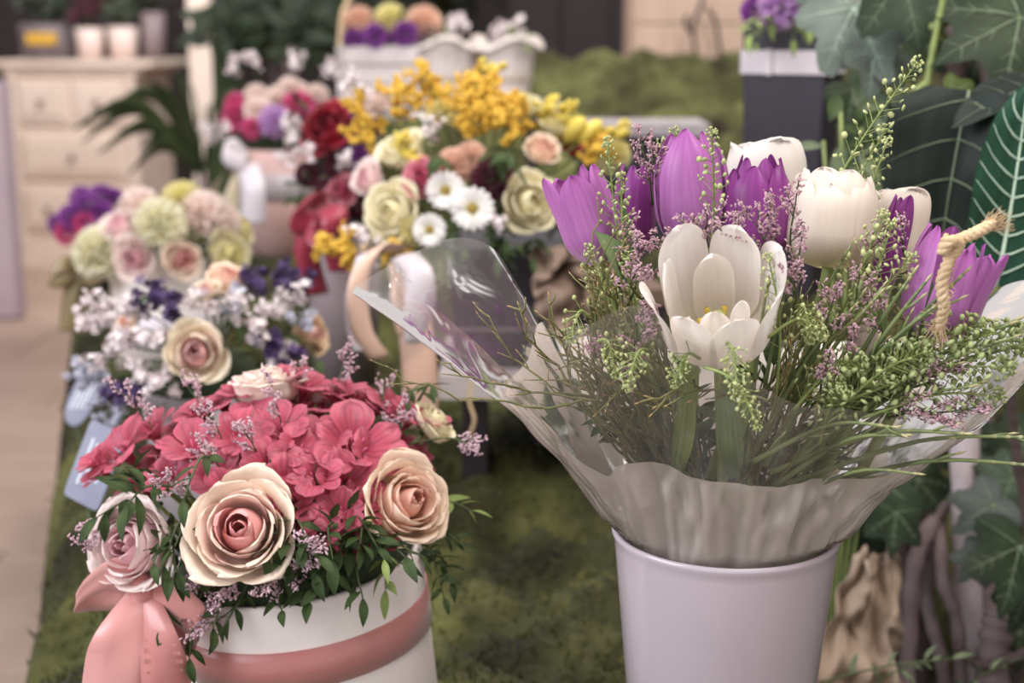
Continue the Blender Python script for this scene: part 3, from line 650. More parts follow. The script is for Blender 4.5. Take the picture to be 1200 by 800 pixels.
def dput(D, kind, name, parts, label, cat, group, px, py, dpx, out=0., cammix=.35, stem=.07, spin=None, tilt=None):
    p_, n_ = D.at(px, py, 0.); d = n_
    c = (CAM-p_).normalized(); d = (d*(1-cammix)+c*cammix).normalized()
    if tilt: d = (d+RIGHT*tilt[0]+UPV*tilt[1]).normalized()
    s = dpx/2/FPX*(p_-CAM).length
    hgt = {'rose': .42, 'alstro': .72, 'carn': .1, 'daisy': .05}[kind]
    return put(name, parts, label, cat, group, p_+n_*out-d*s*hgt, d, s, spin, stem, max(.0016, s*.07))
G_ = 'coral alstroemerias in the white hat box'
LA = 'coral pink alstroemeria bloom in the white hat box'
for i, (px, py, dp) in enumerate([(q0, q1+(16 if q1 < 476 else 0), q2) for q0, q1, q2 in [(150, 535, 88), (185, 512, 70), (168, 572, 66), (232, 532, 84), (255, 560, 70), (240, 490, 66), (285, 522, 78), (330, 515, 80), (318, 552, 74), (292, 452, 74), (325, 443, 80), (262, 462, 62),
        (372, 470, 72), (392, 448, 70), (350, 470, 60), (410, 482, 72), (372, 520, 72), (412, 535, 108), (402, 575, 84), (370, 566, 70), (455, 492, 72), (468, 530, 74), (432, 612, 82), (418, 592, 70), (395, 606, 60), (205, 560, 62), (345, 592, 56), (270, 580, 56), (445, 560, 60), (490, 545, 50), (440, 470, 56), (130, 560, 54), (215, 512, 56), (500, 500, 48), (300, 500, 66), (350, 535, 66), (275, 540, 66), (205, 535, 70), (435, 545, 74), (450, 590, 56), (355, 450, 66), (415, 460, 60), (475, 500, 60), (190, 545, 66), (335, 570, 60), (120, 545, 50), (360, 610, 50), (230, 470, 56), (375, 625, 46), (405, 640, 44)]]):
    dput(DA, 'alstro', 'alstroemeria', alstro(i % 6), 'largest coral alstroemeria, wide open beside the peach rose' if dp == 108 else LA, 'flower', None if dp == 108 else G_, px, py, dp*1.04, .002+.009*random.random(), .25, tilt=(random.uniform(-.25, .25), random.uniform(-.1, .35)))
dput(DA, 'rose', 'rose', rose('blush', 1, 24, 10, 11), 'large open blush rose facing out at the front of the hat box', 'flower', None, 290, 626, 138, .012, .45, tilt=(0, .12))
dput(DA, 'rose', 'rose', rose('peach', 2, 24, 10, 11), 'peach rose with layered petals above the right end of the satin band', 'flower', None, 462, 598, 118, .014, .35, tilt=(.12, .05))
dput(DA, 'rose', 'rose', rose('pink', 3, 24, 10, 11), 'pale pink rose above the ribbon bow on the hat box', 'flower', None, 176, 640, 118, .012, .4, tilt=(-.1, -.05))
dput(DA, 'rose', 'rose', rose('ivory', 4, 20, 8, 9), 'ivory rose nestled on top among the coral alstroemerias', 'flower', None, 315, 488, 100, .022, .15, tilt=(0, .55))
dput(DA, 'rose', 'rose', rose('cream', 5, 20, 8, 9), 'small cream rose tucked behind the peach rose in the hat box', 'flower', None, 498, 512, 62, .012, .3, tilt=(.4, .1))
def dome_tip(D, px, py, out): p_, n_ = D.at(px, py); return p_+n_*out
for i, (px, py, out) in enumerate([(300, 545, .035), (325, 512, .04), (350, 478, .03), (430, 505, .035), (445, 520, .03), (260, 555, .03), (245, 505, .035), (395, 470, .035), (268, 530, .035), (360, 640, .03), (175, 500, .03), (222, 590, .03)]):
    t_ = dome_tip(DA, px, py, out); sprig('limonium', 'pale mauve limonium sprig among coral alstroemerias', 'flower', 'limonium in the hat box', RC.lerp(t_, .35), t_, 'limonium_sprig', .004, 90, .0024, .014, .0008, .7, 'limp')
for i, (bx, by, tx, ty, Y) in enumerate([(170, 600, 105, 632, .99), (160, 590, 110, 612, 1.0), (300, 660, 240, 735, .955), (330, 650, 262, 700, .95), (340, 660, 360, 655, .95), (340, 655, 315, 690, .95), (400, 650, 345, 675, .96), (480, 520, 548, 520, 1.05), (290, 660, 235, 690, .96)]):
    sprig('limonium', 'mauve limonium sprig hanging over the hat box rim', 'flower', 'limonium trailing from the hat box', P(bx, by, Y+.04), P(tx, ty, Y), 'limonium_sprig', .008, 100, .0023, .014, .0008, .6, 'limp')
for i, (bx, by, tx, ty, Y, n, sz) in enumerate([(170, 560, 140, 548, .97, 5, .03), (190, 590, 115, 605, .98, 7, .03), (210, 570, 150, 590, .96, 6, .026), (240, 690, 222, 770, .955, 9, .018), (255, 690, 250, 735, .95, 7, .017), (290, 690, 255, 745, .95, 6, .018), (320, 680, 330, 715, .95, 7, .02),
        (350, 660, 362, 705, .95, 8, .02), (390, 650, 372, 690, .95, 7, .02), (420, 640, 425, 700, .95, 8, .021), (400, 620, 450, 655, .95, 7, .022), (440, 650, 452, 690, .97, 7, .02), (400, 610, 390, 655, .94, 6, .022), (500, 640, 520, 700, 1.03, 10, .018), (500, 600, 552, 598, 1.05, 7, .022),
        (505, 620, 545, 640, 1.04, 9, .018), (500, 650, 530, 680, 1.04, 9, .018), (210, 640, 180, 660, .95, 4, .018), (230, 600, 205, 640, .95, 5, .022), (490, 470, 505, 455, 1.1, 6, .02), (470, 480, 480, 468, 1.12, 6, .018), (250, 540, 215, 585, .95, 5, .022), (350, 610, 372, 650, .94, 6, .02), (205, 690, 190, 735, .96, 6, .018)]+[(random.uniform(300, 480), random.uniform(610, 630), random.uniform(300, 490), random.uniform(640, 672), random.uniform(.95, .975), 7, .022) for _ in range(22)]+[(random.uniform(190, 240), random.uniform(590, 630), random.uniform(190, 240), random.uniform(650, 690), .96, 6, .02) for _ in range(6)]):
    leaf_sprig('ruscus_sprig', 'dark green pointed leaf sprig spilling from the white hat box', 'leaf sprigs in the hat box', P(bx, by, Y+.045), P(tx, ty, Y), n, sz, RUL if i in (10, 14, 11) else RUS)
# ------------------------------------------------------------------ mixed rose posy behind the hat box
def container(name, label, cat, top, r, prof, mat, extra=None, group=None):
    return None
bp = P(245, 455, 1.52); zb = zat(bp.x, 1.52)
DB = Dome(P(250, 420, 1.52), (.100, .085, .085))
o = thing('posy_pot', 'silvery white pot behind the coral hat box, holding the small rose posy', 'pot', Vector((bp.x, 1.52, zb-.006)))
hh = DB.c.z-zb; part('pot_body', MB().lathe([(.001, 0), (.055, 0), (.075, hh*.9), (.072, hh*.9), (.05, hh*.7), (.001, hh*.7)], 36, (bp.x, 1.52, zb-.006)), MAT['greyw'], o)
part('floral_foam', MB().lathe([(.05, hh*.7), (.068, hh*.88), (.04, hh*1.05), (.001, hh*1.1)], 24, (bp.x, 1.52, zb-.006)), MAT['foam'], o)
for ck, v, px, py, dp, lab, tl in [('cafe', 6, 234, 415, 80, 'dusky pink rose with cream outer petals above the coral flowers', (-.05, .1)), ('tan', 7, 350, 396, 62, 'tan peach rose at the edge of the small posy by the peach ribbon', (.3, 0)),
        ('peach', 8, 265, 340, 56, 'peach rose on top of the small posy below the pastel box', (.1, .5)), ('peach', 9, 160, 385, 34, 'tiny peach rosebud among white waxflowers', (-.3, .2)), ('cafe', 10, 243, 352, 36, 'small half open pink rosebud atop the small posy', (-.2, .4))]:
    dput(DB, 'rose', 'rose', rose(ck, v, 18, 7, 8), lab, 'flower', None, px, py, dp, .012, .4, .05, tilt=tl)
for kind, mt, lab, grp, pts in [('cluster', 'wax', 'white waxflower spray in the small rose posy', 'waxflowers in the small posy', [(155, 375), (140, 392), (165, 410), (185, 430), (170, 395), (150, 420), (195, 400), (290, 395), (300, 378), (275, 375), (205, 440), (310, 415), (320, 365), (240, 370), (130, 380), (180, 375)]),
        ('cluster', 'stat', 'deep purple statice spray in the small rose posy', 'statice in the small posy', [(200, 362), (212, 372), (190, 368), (318, 352), (330, 358), (305, 405), (315, 415), (160, 450), (180, 450), (290, 350)]),
        ('cluster', 'blue', 'pale blue floret spray low on the small rose posy', 'blue florets in the small posy', [(140, 440), (155, 455), (150, 470), (128, 430), (268, 365), (335, 385)])]:
    for px, py in pts:
        t_ = dome_tip(DB, px, py, .022); sprig(kind, lab, 'flower', grp, DB.c.lerp(t_, .4), t_, {'wax': 'waxflower_spray', 'stat': 'statice_spray', 'blue': 'floret_spray'}[mt], .004, 64, (.0046 if mt != 'stat' else .0058), .020, .001, .7, mt)
for bx, by, tx, ty in [(200, 360, 178, 345), (270, 365, 280, 380), (330, 390, 372, 420), (150, 440, 128, 455), (225, 450, 190, 475), (300, 430, 290, 470)]:
    leaf_sprig('green_sprig', 'short dark leaf sprig in the small rose posy', 'leaf sprigs in the small posy', P(bx, by, 1.50), P(tx, ty, 1.45), 6, .022)
# slate tags stuck in the moss
for px, py, w_, h_, a, Y, lab in [(100, 462, 20, 40, 62, 1.62, 'oval slate blue plant tag in the moss below the gold ribbon'), (112, 545, 30, 48, 70, 1.30, 'square slate blue price card leaning in moss beside the coral hat box')]:
    c = P(px, py, Y); M = img_frame(c, a, -.5, .2); o = thing('plant_tag', lab, 'tag', Matrix.Translation((c.x, c.y, zat(c.x, c.y))))
    hw, hh2 = L(h_, Y), L(w_, Y); mb = MB(); n = 24
    pw = 2.4 if 'oval' in lab else 12
    ring = [Vector((hw*math.copysign(abs(math.cos(t))**(2/pw), math.cos(t)), hh2*math.copysign(abs(math.sin(t))**(2/pw), math.sin(t)), 0)) for t in [2*PI*k/n for k in range(n)]]
    Vv = [M @ (r+Vector((0, 0, z))) for z in (0, .002) for r in ring]; mb.add(Vv, [tuple(range(n-1, -1, -1)), tuple(range(n, 2*n))]+[(k, (k+1) % n, n+(k+1) % n, n+k) for k in range(n)])
    part('card', mb, MAT['tag'], o, False)
    ln = MB()
    for k in range(4): ln.box((0, 0, 0), (0, 0, 0)); ln.v[-8:] = [tuple(M @ Vector((x*hw*.6*(1-.12*k), (.5-.3*k)*hh2+y*.0012, .0022+z*.0001))) for z in (0, 1) for x, y in ((-1, -1), (1, -1), (1, 1), (-1, 1))]
    part('print_lines', ln, MAT['tagw'], o, False)
    part('stake', MB().tube([M @ Vector((-hw*.7, 0, -.001)), Vector((c.x, c.y+.01, zat(c.x, c.y)-.02))], .002, 5), MAT['stemd'], o)
# ------------------------------------------------------------------ pastel box
YC = 2.12; cc = P(195, 292, YC); zc = zat(cc.x, YC)
DC = Dome(cc+Vector((0, 0, .0)), (.112, .10, .080))
o = thing('pastel_flower_box', 'low round white box with pastel roses and carnations', 'hat box', Vector((cc.x, YC, zc-.006)))
hC = cc.z-zc
part('box_body', MB().lathe([(.001, 0), (.083, 0), (.085, hC), (.081, hC), (.08, hC*.6), (.001, hC*.6)], 48, (cc.x, YC, zc-.006)), MAT['boxw'], o)
part('floral_foam', MB().lathe([(.079, hC*.6), (.079, hC*.95), (.04, hC*1.1), (.001, hC*1.15)], 24, (cc.x, YC, zc-.006)), MAT['foam'], o)
part('satin_band', MB().lathe([(.085, hC*.25), (.0865, hC*.25), (.0865, hC*.55), (.085, hC*.55)], 48, (cc.x, YC, zc-.006)), MAT['white_rib'], o)
for ck, v, px, py, dp, lab, tl in [('pink', 11, 160, 300, 54, 'pale pink rose at the front of the pastel box', (0, 0)), ('blush', 12, 212, 302, 50, 'round blush rose with deep pink heart in the pastel box', (0, 0)), ('yellow', 13, 262, 296, 62, 'lemon yellow rose at the end of the pastel box', (.2, .1)),
        ('pink', 14, 143, 268, 48, 'faded pink rose behind the pale green carnation', (-.1, .3)), ('yellow', 15, 278, 272, 44, 'small yellow rose beside the lemon yellow rose', (.4, .2))]:
    dput(DC, 'rose', 'rose', rose(ck, v, 16, 7, 7), lab, 'flower', None, px, py, dp, .006, .3, .05, tilt=tl)
for mk_, v, px, py, dp, lab in [('carn_g', 1, 118, 296, 62, 'pale green carnation at the rim of the pastel box by the gold ribbon'), ('carn_g', 2, 188, 264, 62, 'pale lime carnation at the centre of the pastel box'), ('carn_p', 3, 238, 254, 60, 'blush carnation high on the pastel box beside the yellow roses'),
        ('carn_p', 4, 165, 246, 50, 'blush carnation at the back of the pastel box by the purple stocks'), ('carn_y', 5, 215, 238, 50, 'cream yellow carnation crowning the pastel box'), ('carn_p', 6, 258, 262, 46, 'small blush carnation between yellow roses in the pastel box')]:
    dput(DC, 'carn', 'carnation', carnation(mk_, v), lab, 'flower', None, px, py, dp, .004, .2, .05)
bw = thing('gold_ribbon_bow', 'olive gold ribbon bow with tails hanging beside the pastel box', 'bow', P(92, 318, 2.06))
for nme, pts, w_, d_ in [('tail', [(92, 318, 2.06), (82, 350, 2.055), (80, 388, 2.05)], .028, [(1, .2, 0), (1, -.3, 0), (1, .2, 0)]), ('tail', [(94, 318, 2.06), (97, 350, 2.06), (92, 390, 2.06)], .026, [(1, -.3, 0), (1, .3, 0), (1, -.2, 0)]),
        ('loop', [(92, 318, 2.06), (75, 308, 2.05), (58, 325, 2.05), (75, 328, 2.05), (92, 320, 2.06)], .024, (.2, .3, 1)), ('loop', [(92, 318, 2.06), (108, 308, 2.04), (122, 318, 2.03), (108, 326, 2.04), (94, 320, 2.06)], .022, (.1, .3, 1))]:
    mb = MB(); rib(mb, pts, w_, d_); part(nme, mb, MAT['goldrib'], bw)
# purple stocks behind it
YD = 2.42; cD = P(103, 275, YD); zD = max(.0, zat(cD.x, YD)) if cD.x > -.72 else .0
o = thing('small_dark_pot', 'dark pot behind the pastel box filled with purple stocks', 'pot', Vector((cD.x+.03, YD, zat(cD.x+.03, YD)-.01)))
part('pot_body', MB().lathe([(.001, 0), (.045, 0), (.055, cD.z-zat(cD.x+.03, YD)), (.05, cD.z-zat(cD.x+.03, YD)), (.001, .05)], 24, (cD.x+.03, YD, zat(cD.x+.03, YD)-.01)), MAT['dgrey'], o)
DD = Dome(cD+Vector((.01, 0, .0)), (.055, .05, .065))
for i, (px, py, dp, m_) in enumerate([(85, 255, 34, 'carn_pu'), (102, 242, 36, 'carn_pu'), (120, 232, 34, 'carn_pu'), (78, 272, 30, 'carn_m'), (100, 262, 30, 'carn_m'), (118, 250, 30, 'carn_pu'), (134, 232, 26, 'carn_pu'), (95, 230, 28, 'carn_pu'), (112, 268, 26, 'carn_l'), (68, 262, 26, 'carn_pu')]):
    dput(DD, 'carn', 'stock_flower', carnation(m_, 1+i % 2, 40), {'carn_pu': 'ruffled purple stock bloom behind the pastel box', 'carn_m': 'ruffled magenta stock bloom behind the pastel box', 'carn_l': 'ruffled lilac stock bloom touching the pastel box'}[m_], 'flower', {'carn_pu': 'purple stocks', 'carn_m': 'magenta stocks', 'carn_l': None}[m_], px, py, dp, .0, .2, .04)
# ------------------------------------------------------------------ pink box with white bow
YE = 2.62; top = P(322, 168, YE); bot = P(322, 262, YE); zE = zat(top.x, YE)
rE = L(40, YE)
o = thing('pink_flower_box', 'pink round box with a white satin band and hot pink flowers', 'hat box', Vector((top.x, YE, zE-.008))); hE = top.z-zE
part('box_body', MB().lathe([(.001, 0), (rE*.9, 0), (rE, hE), (rE-.004, hE), (rE-.006, hE*.6), (.001, hE*.6)], 48, (top.x, YE, zE-.008)), MAT['pinkbox'], o)
part('satin_band', MB().lathe([(rE*.96, hE*.55), (rE+.002, hE*.56), (rE+.0025, hE*.78), (rE*.98, hE*.79)], 48, (top.x, YE, zE-.008)), MAT['white_rib'], o)
part('floral_foam', MB().lathe([(rE-.007, hE*.6), (rE-.007, hE*.95), (.04, hE*1.1), (.001, hE*1.12)], 24, (top.x, YE, zE-.008)), MAT['foam'], o)
bw = thing('white_ribbon_bow', 'white and beige satin bow tied on the pink box', 'bow', P(283, 198, 2.53))
for nme, mt, pts, w_, d_ in [('loop', 'beigerib', [(292, 190, 2.52), (268, 196, 2.50), (248, 228, 2.5), (258, 236, 2.51), (284, 198, 2.52)], .035, (.6, .2, .7)), ('tail', 'white_rib', [(292, 192, 2.52), (296, 220, 2.49), (298, 262, 2.49)], .045, [(1, .2, 0), (1, -.2, 0), (1, .2, 0)]),
        ('tail', 'beigerib', [(288, 194, 2.52), (276, 225, 2.5), (268, 255, 2.49)], .035, [(1, .2, 0), (1, .4, 0), (1, -.1, 0)]), ('loop', 'white_rib', [(290, 190, 2.52), (275, 172, 2.51), (262, 176, 2.5), (270, 186, 2.5), (288, 194, 2.51)], .03, (.2, .2, 1))]:
    mb = MB(); rib(mb, pts, w_, d_); part(nme, mb, MAT[mt], bw)
DE = Dome(top+Vector((.008, 0, .0)), (.095, .085, .075))
for i, (px, py, dp, m_) in enumerate([(280, 136, 44, 'carn_m'), (350, 126, 42, 'carn_m'), (322, 142, 40, 'carn_l'), (368, 132, 40, 'carn_pu'), (302, 128, 34, 'carn_p'), (328, 116, 36, 'carn_p'), (300, 112, 30, 'carn_p'), (372, 112, 30, 'carn_p'), (276, 120, 26, 'carn_m'), (345, 148, 30, 'carn_b'), (295, 150, 26, 'carn_m'), (350, 108, 28, 'carn_p'), (385, 142, 30, 'carn_pu'), (340, 102, 28, 'carn_p'), (360, 150, 28, 'carn_b')]):
    nm = {'carn_m': 'hot pink', 'carn_l': 'lilac', 'carn_pu': 'violet', 'carn_p': 'blush white', 'carn_b': 'burgundy'}[m_]
    dput(DE, 'carn', 'carnation', carnation(m_, 1+i % 2), nm+' carnation in the pink box with white bow', 'flower', nm+' carnations in the pink box', px, py, dp, .0, .25, .05)
for px, py in [(300, 92), (340, 92), (268, 162), (278, 158), (335, 160), (362, 168), (378, 100), (285, 96)]:
    t_ = dome_tip(DE, px, py, .03); sprig('cluster', 'white floret spray in the pink box', 'flower', 'white sprays in the pink box', DE.c.lerp(t_, .4), t_, 'white_spray', .004, 40, .0055, .024, .001, .7, 'wax')
# ------------------------------------------------------------------ red bouquet with burgundy ribbon
YF = 2.05; cF = P(400, 215, YF); zF = zat(cF.x, YF)
o = thing('flower_pail', 'grey pail holding the red and magenta bouquet with burgundy ribbon', 'pail', Vector((cF.x, YF, zF-.008)))
hF = cF.z-zF-.02
part('pail_body', MB().lathe([(.001, 0), (.045, 0), (.058, hF), (.054, hF), (.045, .03), (.001, .03)], 36, (cF.x, YF, zF-.008)), MAT['potg'], o)
part('floral_foam', MB().lathe([(.05, hF*.5), (.053, hF*.97), (.001, hF*1.15)], 24, (cF.x, YF, zF-.008)), MAT['foam'], o)
DF = Dome(cF, (.075, .075, .095))
dput(DF, 'rose', 'rose', rose('red', 16, 18, 7, 8), 'deep red rose leaning above the burgundy ribbon', 'flower', None, 388, 158, 72, .012, .3, .05, tilt=(-.25, .1))
for px, py, dp, lab, ck in [(402, 222, 40, 'magenta rose beside the burgundy ribbon', 'rosep'), (372, 252, 30, 'small crimson rosebud on the burgundy ribbon', 'red')]:
    dput(DF, 'rose', 'rose', rose(ck, 17, 14, 6, 7), lab, 'flower', None, px, py, dp, .012, .5, .05)
for i, (px, py, dp, m_) in enumerate([(412, 165, 34, 'carn_pu'), (425, 190, 32, 'carn_pu'), (395, 195, 30, 'carn_b'), (382, 225, 30, 'carn_b'), (418, 240, 34, 'carn_b'), (405, 130, 30, 'carn_pu'), (360, 205, 30, 'carn_b'), (435, 150, 28, 'carn_pu')]):
    nm = {'carn_pu': 'violet', 'carn_b': 'dark burgundy'}[m_]; dput(DF, 'carn', 'carnation', carnation(m_, 1+i % 2), nm+' carnation around the deep red rose', 'flower', nm+' carnations round the red rose', px, py, dp, .0, .25, .05)
for px, py in [(362, 175), (372, 185), (402, 190), (418, 205), (360, 160), (352, 190)]:
    t_ = dome_tip(DF, px, py, .022); sprig('cluster', 'white floret spray below the deep red rose', 'flower', 'white sprays round the red rose', DF.c.lerp(t_, .4), t_, 'white_spray', .004, 34, .0045, .02, .001, .7, 'wax')
for bx, by, tx, ty in [(385, 215, 345, 218), (390, 235, 350, 232), (410, 240, 425, 268), (400, 250, 395, 275), (370, 150, 350, 120), (420, 170, 445, 150)]:
    leaf_sprig('green_sprig', 'dark leaf sprig in the red bouquet', 'leaf sprigs in the red bouquet', P(bx, by, 2.0), P(tx, ty, 1.97), 7, .03)
bw = thing('burgundy_ribbon', 'burgundy satin ribbon bow with hanging tails below the deep red rose', 'ribbon', P(378, 245, 1.96))
for nme, pts, w_, d_ in [('tail', [(380, 238, 1.96), (362, 262, 1.94), (360, 300, 1.94), (374, 345, 1.95)], .034, [(1, .3, .2), (1, -.4, .1), (1, .2, 0), (.7, .6, 0)]), ('tail', [(382, 240, 1.96), (386, 270, 1.94), (400, 318, 1.95)], .036, [(1, .2, 0), (1, -.3, 0), (1, .3, 0)]),
        ('loop', [(380, 240, 1.96), (392, 252, 1.92), (388, 280, 1.92), (374, 275, 1.93), (378, 246, 1.95)], .04, (.8, .3, .3)), ('loop', [(380, 240, 1.96), (362, 232, 1.93), (350, 256, 1.93), (364, 268, 1.94), (380, 244, 1.96)], .034, (.7, .3, .5))]:
    mb = MB(); rib(mb, pts, w_, d_); part(nme, mb, MAT['burg'], bw)
# ------------------------------------------------------------------ yellow and cream arrangement on a riser
YG = 1.74; tG = P(560, 436, 1.64)
riser = thing('wooden_riser', 'white washed plank riser carrying the dark square box', 'riser', Vector((tG.x, YG, zat(tG.x, YG))))
xl = P(514, 445, 1.62).x; xm = xl+.21; zt = tG.z
part('plank', MB().box(((xl+xm)/2, YG-.01, zt-.014), (xm-xl, .22, .028)), MAT['wwood'], riser, False)
for sx in (xl+.03, xm-.03):
    z0 = min(zat(sx, YG-.03), zt-.035); part('block', MB().box((sx+.01, YG+.02, (z0-.02+zt-.028)/2), (.03, .14, zt-.028-z0+.02)), MAT['darkw'], riser, False)
gb = thing('dark_square_box', 'dark square card box holding the yellow and cream bouquet', 'box', Vector((xl+.085, YG, zt)))
bh = P(560, 292, 1.66).z-zt; bxc = xl+.095
part('box_body', MB().box((bxc, YG, zt+bh/2), (.165, .165, bh), 0, .94), MAT['dgrey'], gb, False)
part('lid_rim', MB().box((bxc, YG, zt+bh-.012), (.171, .171, .026)), MAT['dark'], gb, False)
part('trim_line', MB().box((bxc, YG, zt+bh*.33), (.163, .163, .004)), MAT['potg'], gb, False)
DG = Dome(P(562, 262, YG), (.158, .12, .110))
GR = [('cream', 20, 617, 240, 82, 'big cream green rose beside the leftmost purple tulip', (.1, 0)), ('cream', 21, 468, 250, 78, 'tall creamy white rose below the pale pink lisianthus', (-.2, .1)), ('cream', 22, 476, 186, 66, 'cream rose between the yellow mimosa sprays', (-.2, .4)), ('rosep', 23, 501, 214, 52, 'bright pink rose at the heart of the yellow bouquet', (-.1, 0)),
      ('pink', 24, 441, 216, 50, 'pale pink lisianthus at the edge of the yellow bouquet', (-.3, 0)), ('peach', 25, 632, 186, 50, 'round peach rose above the big cream green rose', (.1, .3)), ('red', 26, 661, 182, 40, 'wine red rose next to the round peach rose', (.3, .3)), ('yellow', 27, 604, 135, 60, 'pale yellow rose at the back of the yellow bouquet', (0, .5)), ('yellow', 28, 645, 158, 50, 'pale lime rose near the green lily buds', (.2, .4)),
      ('yellow', 29, 695, 196, 48, 'yellow green rose behind the leftmost purple tulip', (.5, .2))]
for ck, v, px, py, dp, lab, tl in GR: dput(DG, 'rose', 'rose', rose(ck, v, 18, 7, 8), lab, 'flower', None, px, py, dp, .012, .4, .06, tilt=tl)
for mk_, px, py, dp, lab in [('carn_peach', 533, 200, 46, 'peach carnation beside the bright pink rose'), ('carn_peach', 552, 190, 40, 'peach carnation below the mimosa mass'), ('carn_b', 577, 214, 52, 'dark burgundy carnation above the daisies'), ('carn_p', 445, 130, 34, 'white carnation at the back edge of the yellow bouquet'), ('carn_y', 490, 270, 40, 'cream yellow carnation low in the yellow bouquet'), ('carn_y', 715, 185, 40, 'pale yellow carnation behind the purple tulips'), ('carn_y', 520, 140, 40, 'pale yellow carnation between mimosa sprays')]:
    dput(DG, 'carn', 'carnation', carnation(mk_, 2), lab, 'flower', None, px, py, dp, .008, .3, .06)
for px, py, dp, lab in [(555, 249, 52, 'white daisy facing forward below the burgundy carnation'), (528, 233, 46, 'white daisy next to the bright pink rose'), (512, 268, 40, 'white daisy drooping at the foot of the yellow bouquet'), (510, 158, 34, 'small white daisy between the mimosa sprays')]:
    dput(DG, 'daisy', 'daisy', daisy(1), lab, 'flower', None, px, py, dp, .03, .6, .06)
for i, (px, py, m_, sz) in enumerate([(545, 150, 'mim', 1), (565, 140, 'mim', 1), (580, 158, 'mim', 1), (555, 170, 'mim', 1), (590, 175, 'mim', .8), (540, 165, 'mim', 1), (450, 152, 'mim', .8), (468, 146, 'mim', .8), (485, 142, 'mim', .8), (436, 158, 'mim', .7), (440, 185, 'mim', .6), (425, 275, 'mim', .7), (415, 285, 'mim', .6), (440, 290, 'mim', .6), (675, 195, 'mim', .7), (690, 205, 'mim', .6), (625, 165, 'mimp', .8), (505, 125, 'mim', .8), (645, 170, 'mimp', .7), (570, 128, 'mimp', .8), (520, 150, 'mim', .7), (480, 285, 'mim', .6), (600, 165, 'mim', .8), (700, 178, 'mimp', .6), (490, 195, 'mimp', .6)]):
    t_ = dome_tip(DG, px, py, .034); sprig('cluster', 'yellow mimosa spray in the yellow and cream bouquet' if m_ == 'mim' else 'pale lemon mimosa spray in the yellow and cream bouquet', 'flower', 'mimosa sprays' if m_ == 'mim' else 'pale mimosa sprays', DG.c.lerp(t_, .45), t_, 'mimosa_spray', .004, int(170*sz), .0034, .030*sz, .001, .6, m_, 7)
for px, py in [(500, 165), (515, 175), (430, 128), (420, 120), (455, 285), (440, 270), (580, 265)]:
    t_ = dome_tip(DG, px, py, .028); sprig('cluster', 'tiny white floret spray in the yellow and cream bouquet', 'flower', 'white sprays in the yellow bouquet', DG.c.lerp(t_, .45), t_, 'white_spray', .004, 34, .0045, .02, .001, .7, 'wax')
for bx, by, tx, ty, lab in [(655, 175, 685, 138, 'long green lily bud above the pale lime rose'), (668, 175, 705, 142, 'shorter green lily bud beside the long one')]:
    o = thing('lily_bud', lab, 'bud', P(bx, by, 1.74)); a, b = P(bx, by, 1.74), P(tx, ty, 1.72)
    part('bud', MB().tube(catmull([a.lerp(b, .25), a.lerp(b, .6), b], 8), [.004, .006, .0085, .0095, .010, .010, .009, .006, .002], 10), MAT['mimp'], o); part('stem', MB().tube([DG.c.lerp(a, .6), a.lerp(b, .3)], .0025, 6), MAT['stem'], o)
for bx, by, tx, ty in [(540, 265, 545, 290), (590, 275, 585, 300), (600, 200, 598, 180), (500, 280, 495, 300), (650, 270, 668, 285), (630, 280, 625, 300), (565, 180, 600, 195), (560, 270, 600, 285), (520, 250, 520, 290), (540, 210, 515, 185), (590, 240, 580, 280)]:
    leaf_sprig('green_sprig', 'dark leaf sprig in the yellow and cream bouquet', 'leaf sprigs in the yellow bouquet', P(bx, by, 1.66), P(tx, ty, 1.60), 7, .028)
rb = thing('peach_ribbon', 'peach satin ribbon loops and tails hanging from the dark square box', 'ribbon', P(475, 300, 1.58))
for nme, mt, pts, w_, d_ in [('loop', 'peachrib', [(470, 296, 1.60), (440, 292, 1.57), (420, 330, 1.55), (424, 385, 1.55), (446, 420, 1.56)], .024, [(1, 0, .6), (1, .1, .5), (1, .5, .1), (1, .4, 0), (1, .3, .2)]), ('tail', 'white_rib', [(425, 300, 1.56), (412, 345, 1.55), (412, 380, 1.55), (420, 412, 1.55)], .013, (1, .3, 0)),
        ('loop', 'white_rib', [(472, 300, 1.58), (490, 318, 1.54), (492, 360, 1.535), (483, 402, 1.54, .5)], .034, [(1, -.2, .3), (1, -.3, .1), (1, .3, 0), (1, .3, 0)]), ('tail', 'peachrib', [(474, 304, 1.58), (486, 380, 1.56), (492, 440, 1.55), (492, 500, 1.55)], .040, [(1, .3, .2), (1, -.2, 0), (1, .1, 0), (1, .2, 0)]), ('tail', 'peachrib', [(468, 304, 1.585), (466, 350, 1.565), (474, 392, 1.56)], .016, (1, .3, 0))]:
    mb = MB(); rib(mb, pts, w_, d_); part(nme, mb, MAT[mt], rb)
single('twine_end', MB().tube(catmull([P(553, 440, 1.58), P(550, 470, 1.575), P(556, 492, 1.57), P(548, 515, 1.575)], 12), .0022, 6), MAT['jute'], 'thin twine dangling below the white washed riser', 'twine')
def crumple(name, label, cat, corners, mat, amp=.012, n=22, seed=1):
    a, b, c, d = [P(*q) for q in corners]; mb = MB()
    def fn(u, v):
        p = a.lerp(b, u).lerp(d.lerp(c, u), v); q = Vector((u*4+seed, v*4, seed))
        return p+Vector((.5*noise.noise(q), noise.noise(q+Vector((9, 0, 0)))*1.6+.5*noise.noise(q*2.7), .6*noise.noise(q+Vector((0, 9, 0)))))*amp
    mb.grid(fn, n, n); o = single(name, mb, mat, label, cat); m = o.modifiers.new('thickness', 'SOLIDIFY'); m.thickness = .0012; return o
crumple('kraft_paper', 'crumpled brown kraft paper around the cream green rose', 'paper', [(618, 300, 1.60), (730, 262, 1.66), (745, 345, 1.58), (640, 400, 1.56)], MAT['kraft'], .03, 26, 2)
